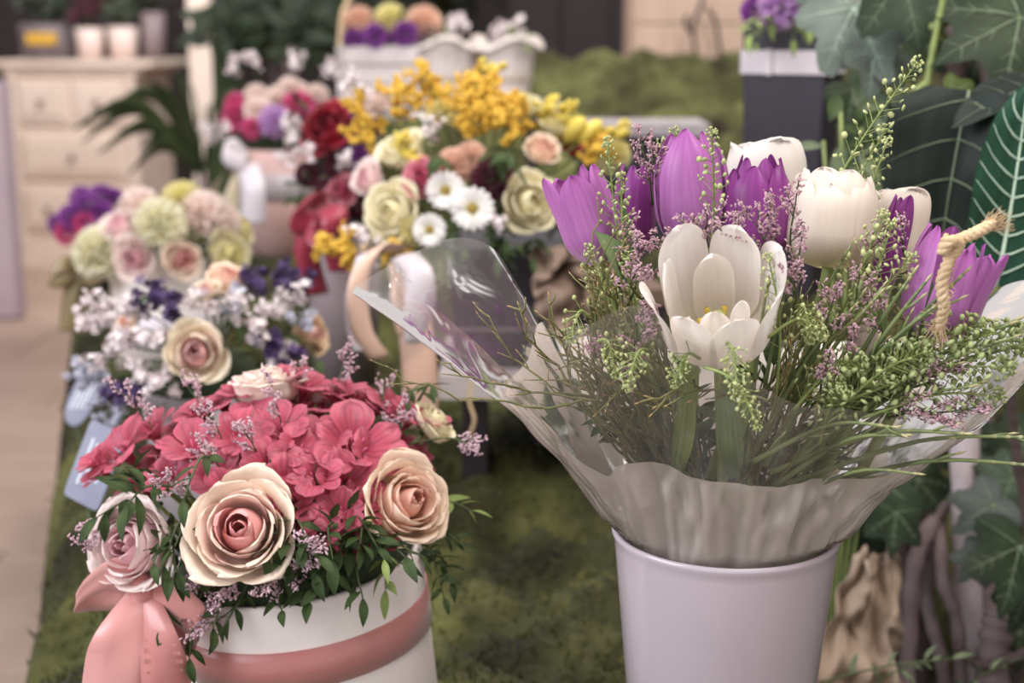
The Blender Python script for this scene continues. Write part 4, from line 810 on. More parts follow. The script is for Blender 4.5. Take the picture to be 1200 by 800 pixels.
kb = thing('kraft_box', 'dark brown kraft box behind the clear cellophane', 'box', Vector((P(690, 420, 1.75).x, 1.75, zt-.10)))
q = P(690, 345, 1.72); part('box_body', MB().box((q.x, 1.76, (q.z+.60)/2), (.16, .15, q.z-.60), .2), MAT['darkw'], kb, False); part('lid', MB().box((q.x, 1.76, q.z), (.168, .158, .02), .2), MAT['kraft'], kb, False)
# ------------------------------------------------------------------ rear row: trough, wrapped pots, grey tray, black vase
YH = 3.0
def zrow(px, py, Y): return P(px, py, Y).z
st = thing('display_shelf', 'grey shelf on the mound carrying the white washed trough', 'shelf', Vector((P(520, 120, YH).x, YH, zat(P(520, 120, YH).x, YH))))
zs = P(520, 124, YH-.12).z; xs = P(515, 120, YH).x
part('board', MB().box((xs, YH, zs-.012), (.50, .26, .024)), MAT['greyw'], st, False)
for sx in (-.2, .2):
    zz = zat(xs+sx, YH); part('bracket', MB().box((xs+sx, YH, (zs-.024+zz-.02)/2), (.04, .2, max(.03, zs-.024-zz+.02))), MAT['darkw'], st, False)
xa, xb = P(402, 100, YH).x, P(506, 100, YH).x; ht = P(450, 54, YH-.06).z-zs
tr = thing('flower_trough', 'white washed wooden trough with peach and violet blooms', 'trough', Vector(((xa+xb)/2, YH, zs)))
for k in range(3):
    for sy in (-1, 1): bevel(part('slat', MB().box(((xa+xb)/2, YH+sy*.055, zs+ht*(k+.5)/3+.001), (xb-xa, .008, ht/3-.003)), MAT['wwood'], tr, False), .0015)
for x in (xa, xb): part('end_board', MB().box((x, YH, zs+ht/2+.001), (.01, .118, ht)), MAT['wwood'], tr, False)
part('floral_foam', MB().box(((xa+xb)/2, YH, zs+ht*.45), (xb-xa-.012, .1, ht*.8)), MAT['foam'], tr, False)
part('rope_handle', MB().tube(catmull([(xa, YH-.05, zs+ht*.8), (xa+.01, YH-.05, zs+ht*1.6), (xa+.05, YH-.03, zs+ht*2.1)], 8), .005, 6), MAT['jute'], tr)
DH = Dome(Vector(((xa+xb)/2, YH, zs+ht)), (.10, .06, .06))
for i, (px, py, dp, mk_, lab) in enumerate([(420, 26, 40, 'carn_peach', 'peach carnation at the rope end of the wooden trough'), (458, 22, 38, 'carn_y', 'creamy carnation in the middle of the wooden trough'), (497, 27, 44, 'carn_peach', 'large peach carnation beside the white wrapped pot'), (440, 42, 30, 'carn_pu', 'violet carnation low in the wooden trough'), (474, 40, 32, 'carn_pu', 'violet carnation below the creamy carnation'), (415, 46, 26, 'carn_pu', 'violet carnation under the peach one in the trough'), (505, 42, 24, 'carn_pu', 'violet carnation at the pot end of the trough')]):
    dput(DH, 'carn', 'carnation', carnation(mk_, 1+i % 2), lab, 'flower', None, px, py, dp, .0, .3, .05)
for px, py in [(408, 40), (432, 28), (470, 25), (485, 38), (450, 46)]:
    t_ = P(px, py, YH-.04); leaf_sprig('green_sprig', 'green leaf sprig in the white washed trough', 'leaf sprigs in the trough', Vector((t_.x, YH-.02, zs+ht*.7)), t_, 6, .035)
for px, lab in [(528, 'white paper wrapped pot of hyacinth beside the wooden trough'), (596, 'white paper wrapped pot with turned down collar beside the moss bank')]:
    c = P(px, 118, YH-.03); o = thing('wrapped_pot', lab, 'pot', Vector((c.x, YH-.03, zs)))
    h0 = P(px, 48, YH-.03).z-zs; R0 = L(29, YH)
    def fn(a, b, c=c, h0=h0, R0=R0, px=px):
        th = a*2*PI; pr = ci([(0, .72), (.25, .80), (.5, .92), (.72, 1.0), (.85, 1.22), (1, 1.35)], b); pz = ci([(0, 0), (.3, .3), (.7, .72), (.88, 1.0), (1, .93)], b)
        r = R0*pr*(1+.05*math.sin(th*7+px)*b+.03*math.sin(th*13)*b); z = h0*pz*(1+.10*math.sin(th*3+px)*ss(b, .6, 1))
        return (c.x+r*math.cos(th), YH-.03+r*math.sin(th), zs+.001+z)
    part('paper_wrap', MB().grid(fn, 60, 22, True), MAT['paperw'], o)
    part('inner_pot', MB().lathe([(.001, .002), (R0*.66, .002), (R0*.8, h0*.7), (R0*.75, h0*.7), (.001, h0*.6)], 24, (c.x, YH-.03, zs)), MAT['potw'], o)
    part('band', MB().lathe([(R0*.86, h0*.36), (R0*.90, h0*.37), (R0*.94, h0*.43), (R0*.9, h0*.44)], 36, (c.x, YH-.03, zs)), MAT['beigerib'], o)
    for k in range(3):
        t_ = P(px+random.uniform(-14, 14), 38+random.uniform(-12, 6), YH-.04)
        sprig('cluster', 'white hyacinth spike in the '+('pot beside the trough' if px < 560 else 'pot beside the moss bank'), 'flower', 'hyacinth spikes '+('by the trough' if px < 560 else 'by the bank'), Vector((c.x, YH-.03, zs+h0*.5)), t_, 'hyacinth_spike', .004, 40, .009, .022, .003, .55, 'wax', 6)
    for k in range(3):
        leaf_sprig('hyacinth_leaf', 'green leaf tuft in the '+('pot beside the trough' if px < 560 else 'pot beside the moss bank'), 'leaf tufts '+('by the trough' if px < 560 else 'by the bank'), Vector((c.x+random.uniform(-.02, .02), YH-.03, zs+h0*.5)), P(px+random.uniform(-20, 20), 50, YH-.05), 5, .05, RUL, 'leaf tuft')
# grey tray behind the tulips
q = P(735, 148, 2.45)
ty = thing('grey_tray', 'grey plank tray behind the purple tulips', 'tray', Vector((q.x, 2.5, zat(q.x, 2.5))))
part('board', MB().box((q.x+.02, 2.52, q.z-.006), (.24, .16, .02)), MAT['greyw'], ty, False); part('base', MB().box((q.x+.02, 2.53, (q.z-.016+zat(q.x, 2.53)-.03)/2), (.20, .13, q.z-.016-zat(q.x, 2.53)+.03)), MAT['dark'], ty, False)
# black tapered vase box with a white ribbon
YI = 1.92; xi = P(912, 100, YI).x; zt2 = P(900, 28, YI-.05).z; zb2 = zat(xi, YI)-.01
bv = thing('black_vase', 'tall black square vase with a white satin ribbon band', 'vase', Matrix.Translation((xi+.02, YI, zb2)) @ Matrix.Rotation(math.radians(-24), 4, 'Z'))
hv = zt2-zb2; tb_ = .114
def vwid(z): return tb_*(.80+.20*z/hv)
mb = MB(); mb.box((0, 0, hv/2), (tb_, tb_, hv), 0, .80); bevel(link('vase_body', mb.mesh('vase_body', MAT['dark'], False), bv), .004)
zr = P(900, 73, YI-.05).z-zb2
link('ribbon_band', MB().box((0, 0, zr), (vwid(zr)+.004, vwid(zr)+.004, .030)).mesh('ribbon_band', MAT['white_rib'], False), bv)
link('band_fold', MB().box((-.02, -vwid(zr)/2-.004, zr), (.008, .004, .032)).mesh('band_fold', MAT['white_rib'], False), bv)
DI = Dome(Vector((xi+.02, YI, zt2)), (.07, .07, .06))
for i, (px, py, dp, mk_, lab) in enumerate([(915, 5, 56, 'carn_l', 'lilac carnation on top of the black vase'), (885, 12, 36, 'carn_pu', 'violet carnation at the corner of the black vase'), (945, 12, 40, 'carn_l', 'smaller lilac carnation on the black vase by the ivy'), (900, -10, 44, 'carn_pu', 'violet carnation behind the lilac ones on the black vase')]):
    dput(DI, 'carn', 'carnation', carnation(mk_, 1+i % 2), lab, 'flower', None, px, py, dp, .0, .3, .05)
for bx, by, tx, ty_ in [(895, 20, 878, 40), (905, 22, 888, 50), (920, 22, 930, 45), (935, 20, 950, 36)]:
    leaf_sprig('green_sprig', 'pale green leaf sprig drooping over the black vase rim', 'leaf sprigs on the black vase', P(bx, by, YI-.05), P(tx, ty_, YI-.09), 5, .026, RUL)
# ------------------------------------------------------------------ right: ivy, big leaves, vines
def lobed(name, mat, vmat, par, px, py, size, Y, ang, tx=0., ty=0., seed=0, lob=None, vr=.012, droop=.16):
    """palmate ivy leaf: base at px,py; size in pixels from base to tip"""
    lob = lob or [(0, 1.0), (20, .66), (46, .88), (74, .54), (106, .64), (148, .38), (180, .14)]
    rs = random.Random(seed); M = img_frame(P(px, py, Y), ang, tx, ty, L(size, Y)); ph = rs.uniform(0, 6); mb = MB(); n, m = 72, 5
    def rr(d): return ci(lob, abs(d))*(1+.035*math.sin(d*.55+ph)+.02*math.sin(d*1.3))
    def surf(r, d):
        a = math.radians(d); x, y = r*math.cos(a), r*math.sin(a)
        return M @ Vector((x, y, -droop*(x*x+y*y)+.10*abs(y)*(1-abs(y))+.07*math.sin(3*a+ph)*r*r+.03*math.sin(x*9+ph)*r))
    Vv = [surf(0, 0)]; UV = [(.5, 0)]; F = []
    for k in range(1, m+1):
        for i in range(n): d = -180+360*i/n; Vv.append(surf(rr(d)*k/m, d)); UV.append((i/n, k/m))
    F += [(0, 1+i, 1+(i+1) % n) for i in range(n)]
    for k in range(m-1): F += [(1+k*n+i, 1+(k+1)*n+i, 1+(k+1)*n+(i+1) % n, 1+k*n+(i+1) % n) for i in range(n)]
    mb.add(Vv, F, UV); lf = part('leaf', mb, mat, par)
    vb = MB(); up = M.to_3x3() @ Vector((0, 0, 1)); up.normalize()
    for d in (0, 46, -46, 106, -106):
        R_ = rr(d)*.93; vb.tube([surf(R_*t, d)+up*.0004 for t in (0, .2, .4, .6, .8, 1)], [L(size, Y)*vr*(1-.8*t) for t in (0, .2, .4, .6, .8, 1)], 5)
        for t in (.3, .5, .7):
            if d in (0, 46, -46):
                for s in (-1, 1): vb.tube([surf(R_*t, d)+up*.0003, surf(R_*(t+.13), d+s*11)+up*.0003], [L(size, Y)*vr*.45, L(size, Y)*vr*.2], 4)
    part('veins', vb, vmat, lf); return lf
def blade(name, par, b, t, Yb, Yt, wpx, mat, vmat, nv_=7, vr=.006, prof=None, cup=.12, ntx=0., nty=0., sag=.1, lw=.6):
    A, B = P(b[0], b[1], Yb), P(t[0], t[1], Yt); X = B-A; Ln = X.length; X.normalize(); N = (BACK+RIGHT*ntx+UPV*nty); N = (N-X*N.dot(X)).normalized(); Yv = N.cross(X); W = L(wpx, Yb)
    prof = prof or [(0, .25), (.12, .72), (.35, 1), (.65, .82), (.88, .38), (1, .0)]
    def S_(u, v): # u -1..1
        w_ = u*W/2*max(0, ci(prof, v)); return A+X*(v*Ln)+Yv*w_+N*(cup*abs(w_)-sag*Ln*(v-.3)**2+.012*math.sin(v*17+u*2)*abs(u)*W*2)
    lf = part('leaf', MB().grid(lambda a, c: S_(a*2-1, c), 14, 24), mat, par)
    vb = MB(); e = N*.0006
    vb.tube([S_(0, k/12)+e for k in range(13)], [Ln*vr*(1.4-1.2*k/12) for k in range(13)], 6)
    for k in range(nv_):
        v0 = .05+.82*k/nv_
        for s in (-1, 1): vb.tube([S_(s*.95*q_, min(.99, v0+lw*.20*q_**1.4))+e for q_ in (0, .25, .5, .75, 1)], [Ln*vr*x for x in (.75, .6, .45, .3, .12)], 5)
    part('veins', vb, vmat, lf); return lf
zg = zat(.62, 1.45)
iv = thing('ivy_vine', 'climbing ivy with grey green lobed leaves on brown twisted stems behind the bouquet', 'ivy', Vector((.62, 1.55, zat(.62, 1.55))))
def vine(par, pts, r, mat='bark', name='stem'):
    path = catmull([P(*q) for q in pts], 22); part(name, MB().tube(path, [r*(1+.12*math.sin(i*1.7)) for i in range(23)], 8), MAT[mat], par)
for pts, r, m_ in [([(1120, 60, 1.62), (1112, 200, 1.62), (1100, 420, 1.6), (1085, 620, 1.55), (1075, 830, 1.5)], .013, 'barkd'), ([(1128, -30, 1.65), (1122, 120, 1.64), (1140, 330, 1.62), (1150, 560, 1.6), (1165, 830, 1.5)], .016, 'bark'), ([(1150, -30, 1.6), (1158, 60, 1.6), (1165, 160, 1.6), (1185, 400, 1.6)], .011, 'bark'),
        ([(1105, 590, 1.5), (1075, 650, 1.46), (1066, 730, 1.44), (1060, 830, 1.43)], .0095, 'bark'), ([(1100, 600, 1.5), (1105, 680, 1.44), (1122, 730, 1.43), (1128, 830, 1.42)], .0075, 'bark'), ([(1090, 640, 1.52), (1085, 700, 1.5), (1100, 760, 1.48), (1112, 830, 1.46)], .008, 'bark'), ([(1172, 720, 1.42), (1165, 760, 1.41), (1160, 850, 1.40)], .017, 'bark'), ([(1195, 730, 1.45), (1185, 780, 1.44), (1180, 850, 1.43)], .015, 'barkd'),
        ([(1120, 755, 1.4), (1145, 778, 1.395), (1175, 775, 1.39), (1215, 760, 1.39)], .006, 'barkd'), ([(1040, 560, 1.55), (1060, 640, 1.5), (1052, 740, 1.5), (1040, 830, 1.5)], .010, 'barkd')]:
    vine(iv, pts, r, m_)
for pts in ([(1108, -15, 1.42), (1095, 50, 1.42), (1088, 90, 1.42), (1082, 132, 1.42)], [(1092, 30, 1.43), (1110, 48, 1.45), (1122, 62, 1.46)], [(1098, 28, 1.43), (1125, 26, 1.45), (1150, 32, 1.46)], [(1090, 95, 1.42), (1070, 110, 1.42), (1062, 130, 1.42)]):
    vine(iv, pts, .0035, 'stem', 'petiole')
LV = [(1000, 10, 98, 1.50, -68, -.2, .4, 'ivyg', 'vein'), (1022, 60, 62, 1.48, -50, .3, .3, 'ivyg', 'vein'), (985, -20, 60, 1.52, -120, -.3, .3, 'ivyg', 'vein'), (1058, -30, 95, 1.46, -78, .1, .1, 'ivy', 'veing'), (1195, 20, 112, 1.40, -150, -.1, .5, 'ivyd', 'veing'), (1115, 108, 38, 1.46, -20, .2, .2, 'lightleaf', 'vein'),
      (1040, 130, 70, 1.58, -100, -.2, .3, 'ivy', 'veing'), (1000, 105, 60, 1.60, -60, .2, .4, 'ivyd', 'veing'), (1075, 40, 60, 1.62, -100, .2, .3, 'ivyd', 'veing'), (1160, -10, 70, 1.58, -90, .2, .2, 'ivyd', 'veing'),
      (1165, 590, 62, 1.40, 215, -.2, .5, 'ivyb', 'veing'), (1150, 650, 44, 1.38, 230, -.4, .4, 'ivyb', 'veing'), (1195, 640, 92, 1.36, 250, .1, .4, 'ivyd', 'veing'), (1185, 560, 60, 1.45, 200, .2, .4, 'ivy', 'veing'), (1040, 570, 80, 1.45, 215, -.1, .4, 'ivyd', 'veing'), (1010, 600, 60, 1.48, 250, .2, .4, 'ivyd', 'veing'), (1075, 560, 60, 1.5, 300, .2, .4, 'ivyd', 'veing'),
      (1205, 690, 60, 1.38, 240, .2, .4, 'ivyd', 'veing'), (1050, 600, 55, 1.42, 260, .1, .3, 'ivyd', 'veing'), (1200, 520, 70, 1.50, 210, .2, .4, 'ivyd', 'veing'), (1150, 530, 60, 1.52, 240, .2, .4, 'ivyd', 'veing'), (1195, 740, 50, 1.42, 260, .1, .3, 'ivyd', 'veing'),
      (990, 660, 46, 1.52, 260, 0, .4, 'ivyd', 'veing'), (1080, 180, 60, 1.62, 250, 0, .4, 'ivyd', 'veing'), (1020, 200, 60, 1.66, 270, 0, .4, 'ivy', 'veing'), (1150, 60, 60, 1.64, 250, 0, .4, 'ivyd', 'veing')]
for i, (px, py, sz, Y, an, tx, ty_, m_, v_) in enumerate(LV): lobed('leaf', MAT[m_], MAT[v_], iv, px, py, sz, Y, an, tx, ty_, i)
bl = thing('philodendron', 'big dark leathery leaf plant with a pale veined leaf behind the jute cord', 'plant', Vector((.62, 1.32, zat(.62, 1.32))))
vine(bl, [(1180, 420, 1.3), (1190, 520, 1.32), (1215, 700, 1.34), (1225, 900, 1.34)], .005, 'barkd')
vine(bl, [(1150, 260, 1.30), (1165, 340, 1.3), (1180, 430, 1.3)], .005, 'stem', 'petiole'); vine(bl, [(1175, 330, 1.22), (1178, 370, 1.26), (1180, 430, 1.3)], .005, 'stem', 'petiole')
blade('leaf', bl, (1135, 105), (1092, 330), 1.27, 1.25, 158, MAT['bigleaf'], MAT['veing'], 4, .006, [(0, .55), (.06, .82), (.2, 1), (.5, .95), (.8, .55), (1, 0)], .25, -.35, .5, .35, .9)
blade('leaf', bl, (1168, 335), (1212, 88), 1.16, 1.2, 104, MAT['vleaf'], MAT['vein'], 9, .0085, [(0, .45), (.12, .85), (.4, 1), (.75, .75), (1, 0)], .2, .1, .25, .15, .7)
blade('leaf', bl, (1230, 95), (1120, 130), 1.30, 1.24, 60, MAT['bigleaf'], MAT['veing'], 4, .005, None, .2, 0, 1.2, .3)
# young plant with pale leaves between black vase and ivy
yp = thing('leafy_seedling', 'small plant with pale green narrow leaves between black vase and ivy', 'plant', Vector((P(1000, 250, 1.45).x, 1.45, zat(P(1000, 250, 1.45).x, 1.45))))
b0 = wmat(yp).translation; vb = MB()
for px, py in [(985, 130), (1010, 150), (1030, 185), (1000, 205), (1050, 215), (965, 165)]: vb.tube(catmull([b0, b0.lerp(P(px, py, 1.45), .6)+Vector((.01, 0, .01)), P(px, py, 1.44)], 8), .002, 5)
part('stems', vb, MAT['stem'], yp)
for i in range(34):
    p_ = P(random.uniform(962, 1062), random.uniform(125, 245), random.uniform(1.38, 1.48)); M = img_frame(p_, random.uniform(-30, 210), random.uniform(-.5, .5), random.uniform(-.2, .7), L(random.uniform(30, 55), 1.43))
    link('leaf', SEED if i % 3 else RUS, yp, wmat(yp).inverted() @ M)
# pale trunk strip, sack, stems at the lower right
bt = thing('birch_pole', 'pale peeling birch pole among the brown vines', 'pole', Vector((P(1130, 800, 1.47).x, 1.47, zat(P(1130, 800, 1.47).x, 1.47)-.02)))
zb_ = wmat(bt).translation
part('shaft', MB().grid(lambda a, b: tuple(P(1136-6*b, 830-350*b, 1.47)+Vector(((.0155+.002*noise.noise(Vector((a*6.28, b*9, 0))))*math.cos(a*2*PI), .0155*math.sin(a*2*PI), 0))), 20, 40, True), MAT['trunkw'], bt)
part('foot', MB().tube([zb_-Vector((0, 0, .01)), P(1136, 830, 1.47)], .015, 12), MAT['trunkw'], bt)
crumple('sackcloth', 'beige crumpled sackcloth draped beside the white vase under dark ivy', 'cloth', [(1000, 650, 1.40), (1052, 648, 1.42), (1062, 860, 1.36), (915, 870, 1.30)], MAT['cloth'], .026, 40, 6)
for i, (bx, by, tx, ty_, Y) in enumerate([(960, 800, 1115, 772, 1.24), (1000, 830, 1090, 775, 1.26), (1110, 840, 1180, 778, 1.25)]):
    leaf_sprig('grass_sprig', 'slender green sprig low beside the white vase and sack', 'green sprigs beside the vase', P(bx, by, Y+.02), P(tx, ty_, Y), 7, .02, SEED)
# ------------------------------------------------------------------ white vase with the wrapped tulip bouquet
YV = .95; VR = P(850, 618, YV); RV = L(134, YV)*1.0; HV = VR.z-zat(VR.x, YV)+.006
vs = thing('flower_bucket', 'glossy white tapered vase holding the cellophane wrapped tulips', 'vase', Vector((VR.x, YV, VR.z-HV)))
rb_ = RV*(1-.27*HV/.145*.62)
link('vase_body', MB().lathe([(.001, 0), (rb_-.004, 0), (rb_, .004), (RV*.985, HV-.012), (RV*.995, HV-.006), (RV+.0012, HV-.003), (RV+.0008, HV-.0005), (RV-.001, HV), (RV-.0035, HV-.001), (RV-.0045, HV-.01), (rb_-.003, .01), (.001, .008)], 96).mesh('vase_body', MAT['wplastic']), vs)
VC = Vector((VR.x, YV, VR.z))
RIM_F = [(850, 425, .835), (930, 472, .835), (1010, 482, .845), (1120, 512, .86), (1172, 478, .88), (1235, 400, .93), (1245, 335, 1.00), (1185, 335, 1.03), (1115, 388, 1.05), (980, 400, 1.08), (800, 390, 1.08), (690, 380, 1.07), (622, 392, 1.04), (606, 345, 1.02), (580, 293, 1.01), (530, 279, 1.0), (455, 312, .96), (413, 343, .93), (460, 349, .915), (507, 362, .90), (552, 396, .89), (600, 440, .88), (634, 448, .872), (645, 420, .865), (672, 392, .855), (745, 358, .845), (795, 392, .838)]
def wrap(n, m, inset, vtop, seed=1.):
    pts = catmull([P(*q) for q in RIM_F], n, True); mb = MB(); r0, z0 = RV*.86, -.04
    un = np.unwrap([math.atan2(p.y-VC.y, p.x-VC.x) for p in pts])
    def fn(a, b):
        i = int(round(a*n)) % n; R_ = pts[i]; th = un[i]; v = b*vtop(math.degrees(th) % 360)
        rr = r0*(1+.03*math.sin(th*9)*(1-v)+.02*math.sin(th*17+2)*(1-v))
        wx = .55*v+.45*v**1.5; wz = v**.80
        x = rr*math.cos(th)+(R_.x-VC.x-rr*math.cos(th))*wx; y = rr*math.sin(th)+(R_.y-VC.y-rr*math.sin(th))*wx; z = z0+(R_.z-VC.z-z0)*wz
        q = Vector((math.cos(th)*3+seed, math.sin(th)*3, v*2.5))
        k = .0035*math.sin(PI*min(1, v*1.05))*(noise.noise(q*1.3)*2+noise.noise(Vector((math.cos(th)*6, math.sin(th)*6, v*1.5+seed)))*1.5+.7*noise.noise(q*4)+1.1*abs(noise.noise(q*2.3+Vector((3, 1, 0))))-.3)-inset*(.4+.6*v)
        x += math.cos(th)*k; y += math.sin(th)*k
        r = math.hypot(x, y); rm = RV-.0065-inset*.4+max(0, z-.001)*2.5+.004*math.sin(th*13)*ss(z, -.002, .02)
        if z < .05 and r > rm: x *= rm/r; y *= rm/r
        return Vector((VC.x+x, VC.y+y, VC.z+z))
    mb.grid(fn, n, m, True); return mb
wr = thing('bouquet_wrap', 'clear cellophane and frosted paper cone flaring out of the white vase', 'wrapping', VC.copy())
part('cellophane', wrap(432, 48, 0., lambda d: 1.), MAT['film'], wr)
VT = [(0, .97), (20, 1.0), (50, 1.0), (90, .9), (130, .95), (150, .86), (168, .62), (180, .58), (200, .55), (212, .50), (225, .44), (237, .40), (252, .43), (270, .49), (290, .56), (315, .66), (335, .86), (360, .97)]
part('frosted_lining', wrap(240, 36, .006, lambda d: ci(VT, d)+.008*math.sin(math.radians(d)*3)), MAT['frost'], wr)
# stems bundle
ROOT = VC+Vector((0, 0, -.03))
def stem_to(par, top, tdir, r=.0038, mat='stem'):
    a = ROOT+Vector((random.uniform(-.03, .03), random.uniform(-.03, .03), random.uniform(-.09, -.05)))
    part('stem', MB().tube(catmull([a, a.lerp(top, .5)-Vector(tdir)*.01, top-Vector(tdir)*.015, top+Vector(tdir)*.002], 14), r, 8), MAT[mat], par)
def tulip(label, mat, b, t, Yb, Yt, wpx, lay, tips=4.2, seed=0, fringe=0., open_=0., leaf=None, stamens=False, spin=0.):
    B, T = P(b[0], b[1], Yb), P(t[0], t[1], Yt); ax = T-B; Hh = ax.length; d = ax.normalized(); q = (Hh and L(wpx/2, Yb)/Hh)
    X = (RIGHT-d*RIGHT.dot(d)).normalized(); Y = d.cross(X); M = Matrix((X, Y, d)).transposed().to_4x4(); M.translation = B; M = M @ Matrix.Scale(Hh, 4)
    o = thing('tulip', label, 'flower', M)
    for i, (ph, rs, hs, W, op) in enumerate(lay):
        a = q*rs; pr = [(0, .10), (.10, a*.55), (.28, a*.92), (.5, a*1.0), (.75, a*(.93+.28*op)), (1, a*(.62+.85*op))]
        pz = [(0, 0), (.10, .045*hs), (.28, .22*hs), (.5, .48*hs), (.75, .76*hs), (1, hs*(1-.12*max(0, op)))]
        me = cup_petal('petal', MAT[mat], pr, pz, W, tips, .5, 12, 18, .012+.02*max(0, op), -.06 if op < .4 else .03, seed*20+i, fringe, .3)
        link('petal', me, o, RZ(math.radians(ph)+spin))
    if stamens:
        mb = MB().tube([(0, 0, .02), (0, 0, .3), (0, 0, .42)], [.05, .05, .07], 8)
        part_l = mb.mesh('pistil', MAT['pod']); link('pistil', part_l, o)
        for k in range(6):
            a = k*1.047; mb = MB().tube([(.04*math.cos(a), .04*math.sin(a), .03), (.12*math.cos(a), .12*math.sin(a), .22), (.15*math.cos(a), .15*math.sin(a), .38)], [.015, .015, .03], 5)
            link('stamen', mb.mesh('stamen', MAT['anther']), o)
    stem_to(o, B, d)
    return o
def tulip_leaf(par, b, t, Yb, Yt, wpx, tx=0., bend=.02, mat='tleaf', fold=.5):
    A, B = P(b[0], b[1], Yb), P(t[0], t[1], Yt); X = (B-A); Ln = X.length; X.normalize(); N = BACK+RIGHT*tx; N = (N-X*N.dot(X)).normalized(); Yv = N.cross(X); W = L(wpx, Yb)
    pf = [(0, .45), (.25, .9), (.45, 1), (.75, .7), (1, .0)]
    part('leaf', MB().grid(lambda a, v: tuple(A+X*(v*Ln)+Yv*((a*2-1)*W/2*max(.0, ci(pf, v)))+N*(fold*abs(a*2-1)**1.5*W/2*ci(pf, v)+bend*math.sin(v*2.6))), 8, 18), MAT[mat], par)
O3 = lambda op=0., s=0., W=1.12, ph=270: [(ph+s, 1.0, 1.0, W, op), (ph+120+s, 1.0, .97, W, op), (ph+240+s, 1.0, .98, W, op), (ph+60+s, .86, .97, W, op-.05), (ph+180+s, .86, .95, W, op-.05), (ph+300+s, .86, .96, W, op-.05)]
tulip('light purple tulip leaning toward the cream green rose', 'p_purple', (704, 308), (668, 192), .94, .95, 70, [(262, 1, .93, .8, .45), (322, 1., .95, .7, .25), (202, 1., 1.0, .7, .5), (60, .9, .95, .9, .2), (130, .9, .95, .9, .35), (300, .8, .97, .6, .2)], 2.4, 1)
t2 = tulip('narrow streaked purple tulip between two larger purple tulips', 'p_violet', (742, 300), (746, 190), .99, 1.0, 50, O3(-.02, 35, .8), 4.0, 2)
t3 = tulip('tall bright purple tulip with a big smooth front petal', 'p_purple', (815, 292), (806, 152), .95, .96, 88, O3(-.1, -12, 1.0), 2.6, 3)
DBL = lambda: [(250, 1, .92, .75, .05), (310, 1, .95, .7, .1), (10, 1.0, .9, .8, .1), (70, 1, .95, .8, .05), (130, 1., .93, .8, .1), (190, 1., .90, .8, .1), (280, .8, 1.0, .75, .0), (340, .8, 1.02, .7, .1), (40, .75, 1.05, .7, 0), (160, .75, 1.03, .7, 0), (220, .78, 1.0, .7, .05)]
t4 = tulip('dark purple double tulip with crowded petals behind the open white tulip', 'p_violet', (884, 308), (890, 186), .94, .95, 84, DBL(), 3.4, 4)
tulip('frilled white tulip standing behind the dark purple double tulip', 'p_white', (900, 290), (897, 158), 1.03, 1.04, 92, O3(.28, 15, 1.25), 12, 5, .05)
DBC = [(250, 1.04, .80, .62, .22), (312, 1.0, .88, .62, .20), (25, 1., .92, .9, .2), (85, 1, .98, .9, .2), (145, 1., .95, .9, .2), (200, 1.04, .86, .62, .24), (283, .90, .97, .7, .18), (350, .88, .98, .8, .2), (232, .88, .97, .8, .16), (60, .84, 1.0, .8, .2), (170, .84, 1.0, .8, .2)]
t6 = tulip('plump cream double tulip on a thick pale stem', 'p_cream', (968, 314), (982, 196), .93, .945, 108, DBC, 8, 6, .035)
tulip('cream frilled tulip half hidden behind the plump cream tulip', 'p_cream', (1040, 320), (1056, 216), .99, 1.0, 74, O3(.32, 15, 1.1), 9, 7, .05)
tulip('slim dark purple tulip wedged in front of the cream frilled tulip', 'p_violet', (1030, 345), (1062, 228), .955, .96, 34, O3(.0, 10, 1.0), 7, 8)
t9 = tulip('wide open white tulip at the front of the bouquet', 'p_white', (842, 408), (838, 312), .892, .852, 128, [(285, .92, .86, .50, .50), (238, .95, .92, .46, .55), (330, 1.0, .90, .50, .60), (195, 1.05, 1.0, .50, .70), (18, 1.05, 1.02, .50, .62), (62, .95, 1.10, .54, .45), (124, .98, 1.18, .58, .42), (262, .62, .80, .5, .40), (310, .60, .78, .5, .35), (165, .85, 1.05, .5, .45), (90, .7, .9, .6, .3)], 5.0, 9, stamens=True)
t10 = tulip('open purple tulip tied with jute cord', 'p_purple', (1088, 398), (1130, 270), .89, .895, 92, [(265, 1, .88, .55, .35), (325, 1.05, .95, .5, .55), (205, 1.05, 1.0, .5, .25), (30, 1.0, .92, .6, .6), (90, .95, 1.05, .6, .3), (150, 1.0, 1.02, .6, .3), (290, .6, .95, .6, .3), (350, .6, .98, .6, .4)], 2.8, 10)
bud = tulip('pale green closed tulip bud among the pink limonium', 'p_cream', (1012, 432), (1016, 372), .89, .895, 36, O3(-.15, 0, 1.1), 4, 11)
tulip_leaf(t10, (1035, 450), (1085, 322), .89, .90, 40, .6, .01); tulip_leaf(t10, (1060, 430), (1105, 335), .90, .92, 30, -.3, .01, 'lightleaf')
tulip_leaf(t2, (735, 335), (692, 272), .92, .925, 26, .5, .01); tulip_leaf(t2, (742, 330), (722, 222), .93, .93, 12, .3, .005); tulip_leaf(bud, (985, 470), (1030, 345), .90, .91, 28, .5, .01); tulip_leaf(t3, (700, 420), (705, 310), .95, .95, 34, .2, .01)
tulip_leaf(t9, (790, 560), (800, 405), .90, .87, 26, .2, .01, 'lightleaf'); tulip_leaf(t6, (905, 470), (960, 380), .93, .92, 22, .4, .01); tulip_leaf(t4, (860, 560), (850, 420), .91, .88, 30, -.2, .01); tulip_leaf(t3, (830, 560), (880, 440), .93, .90, 26, .1, .01, 'lightleaf')
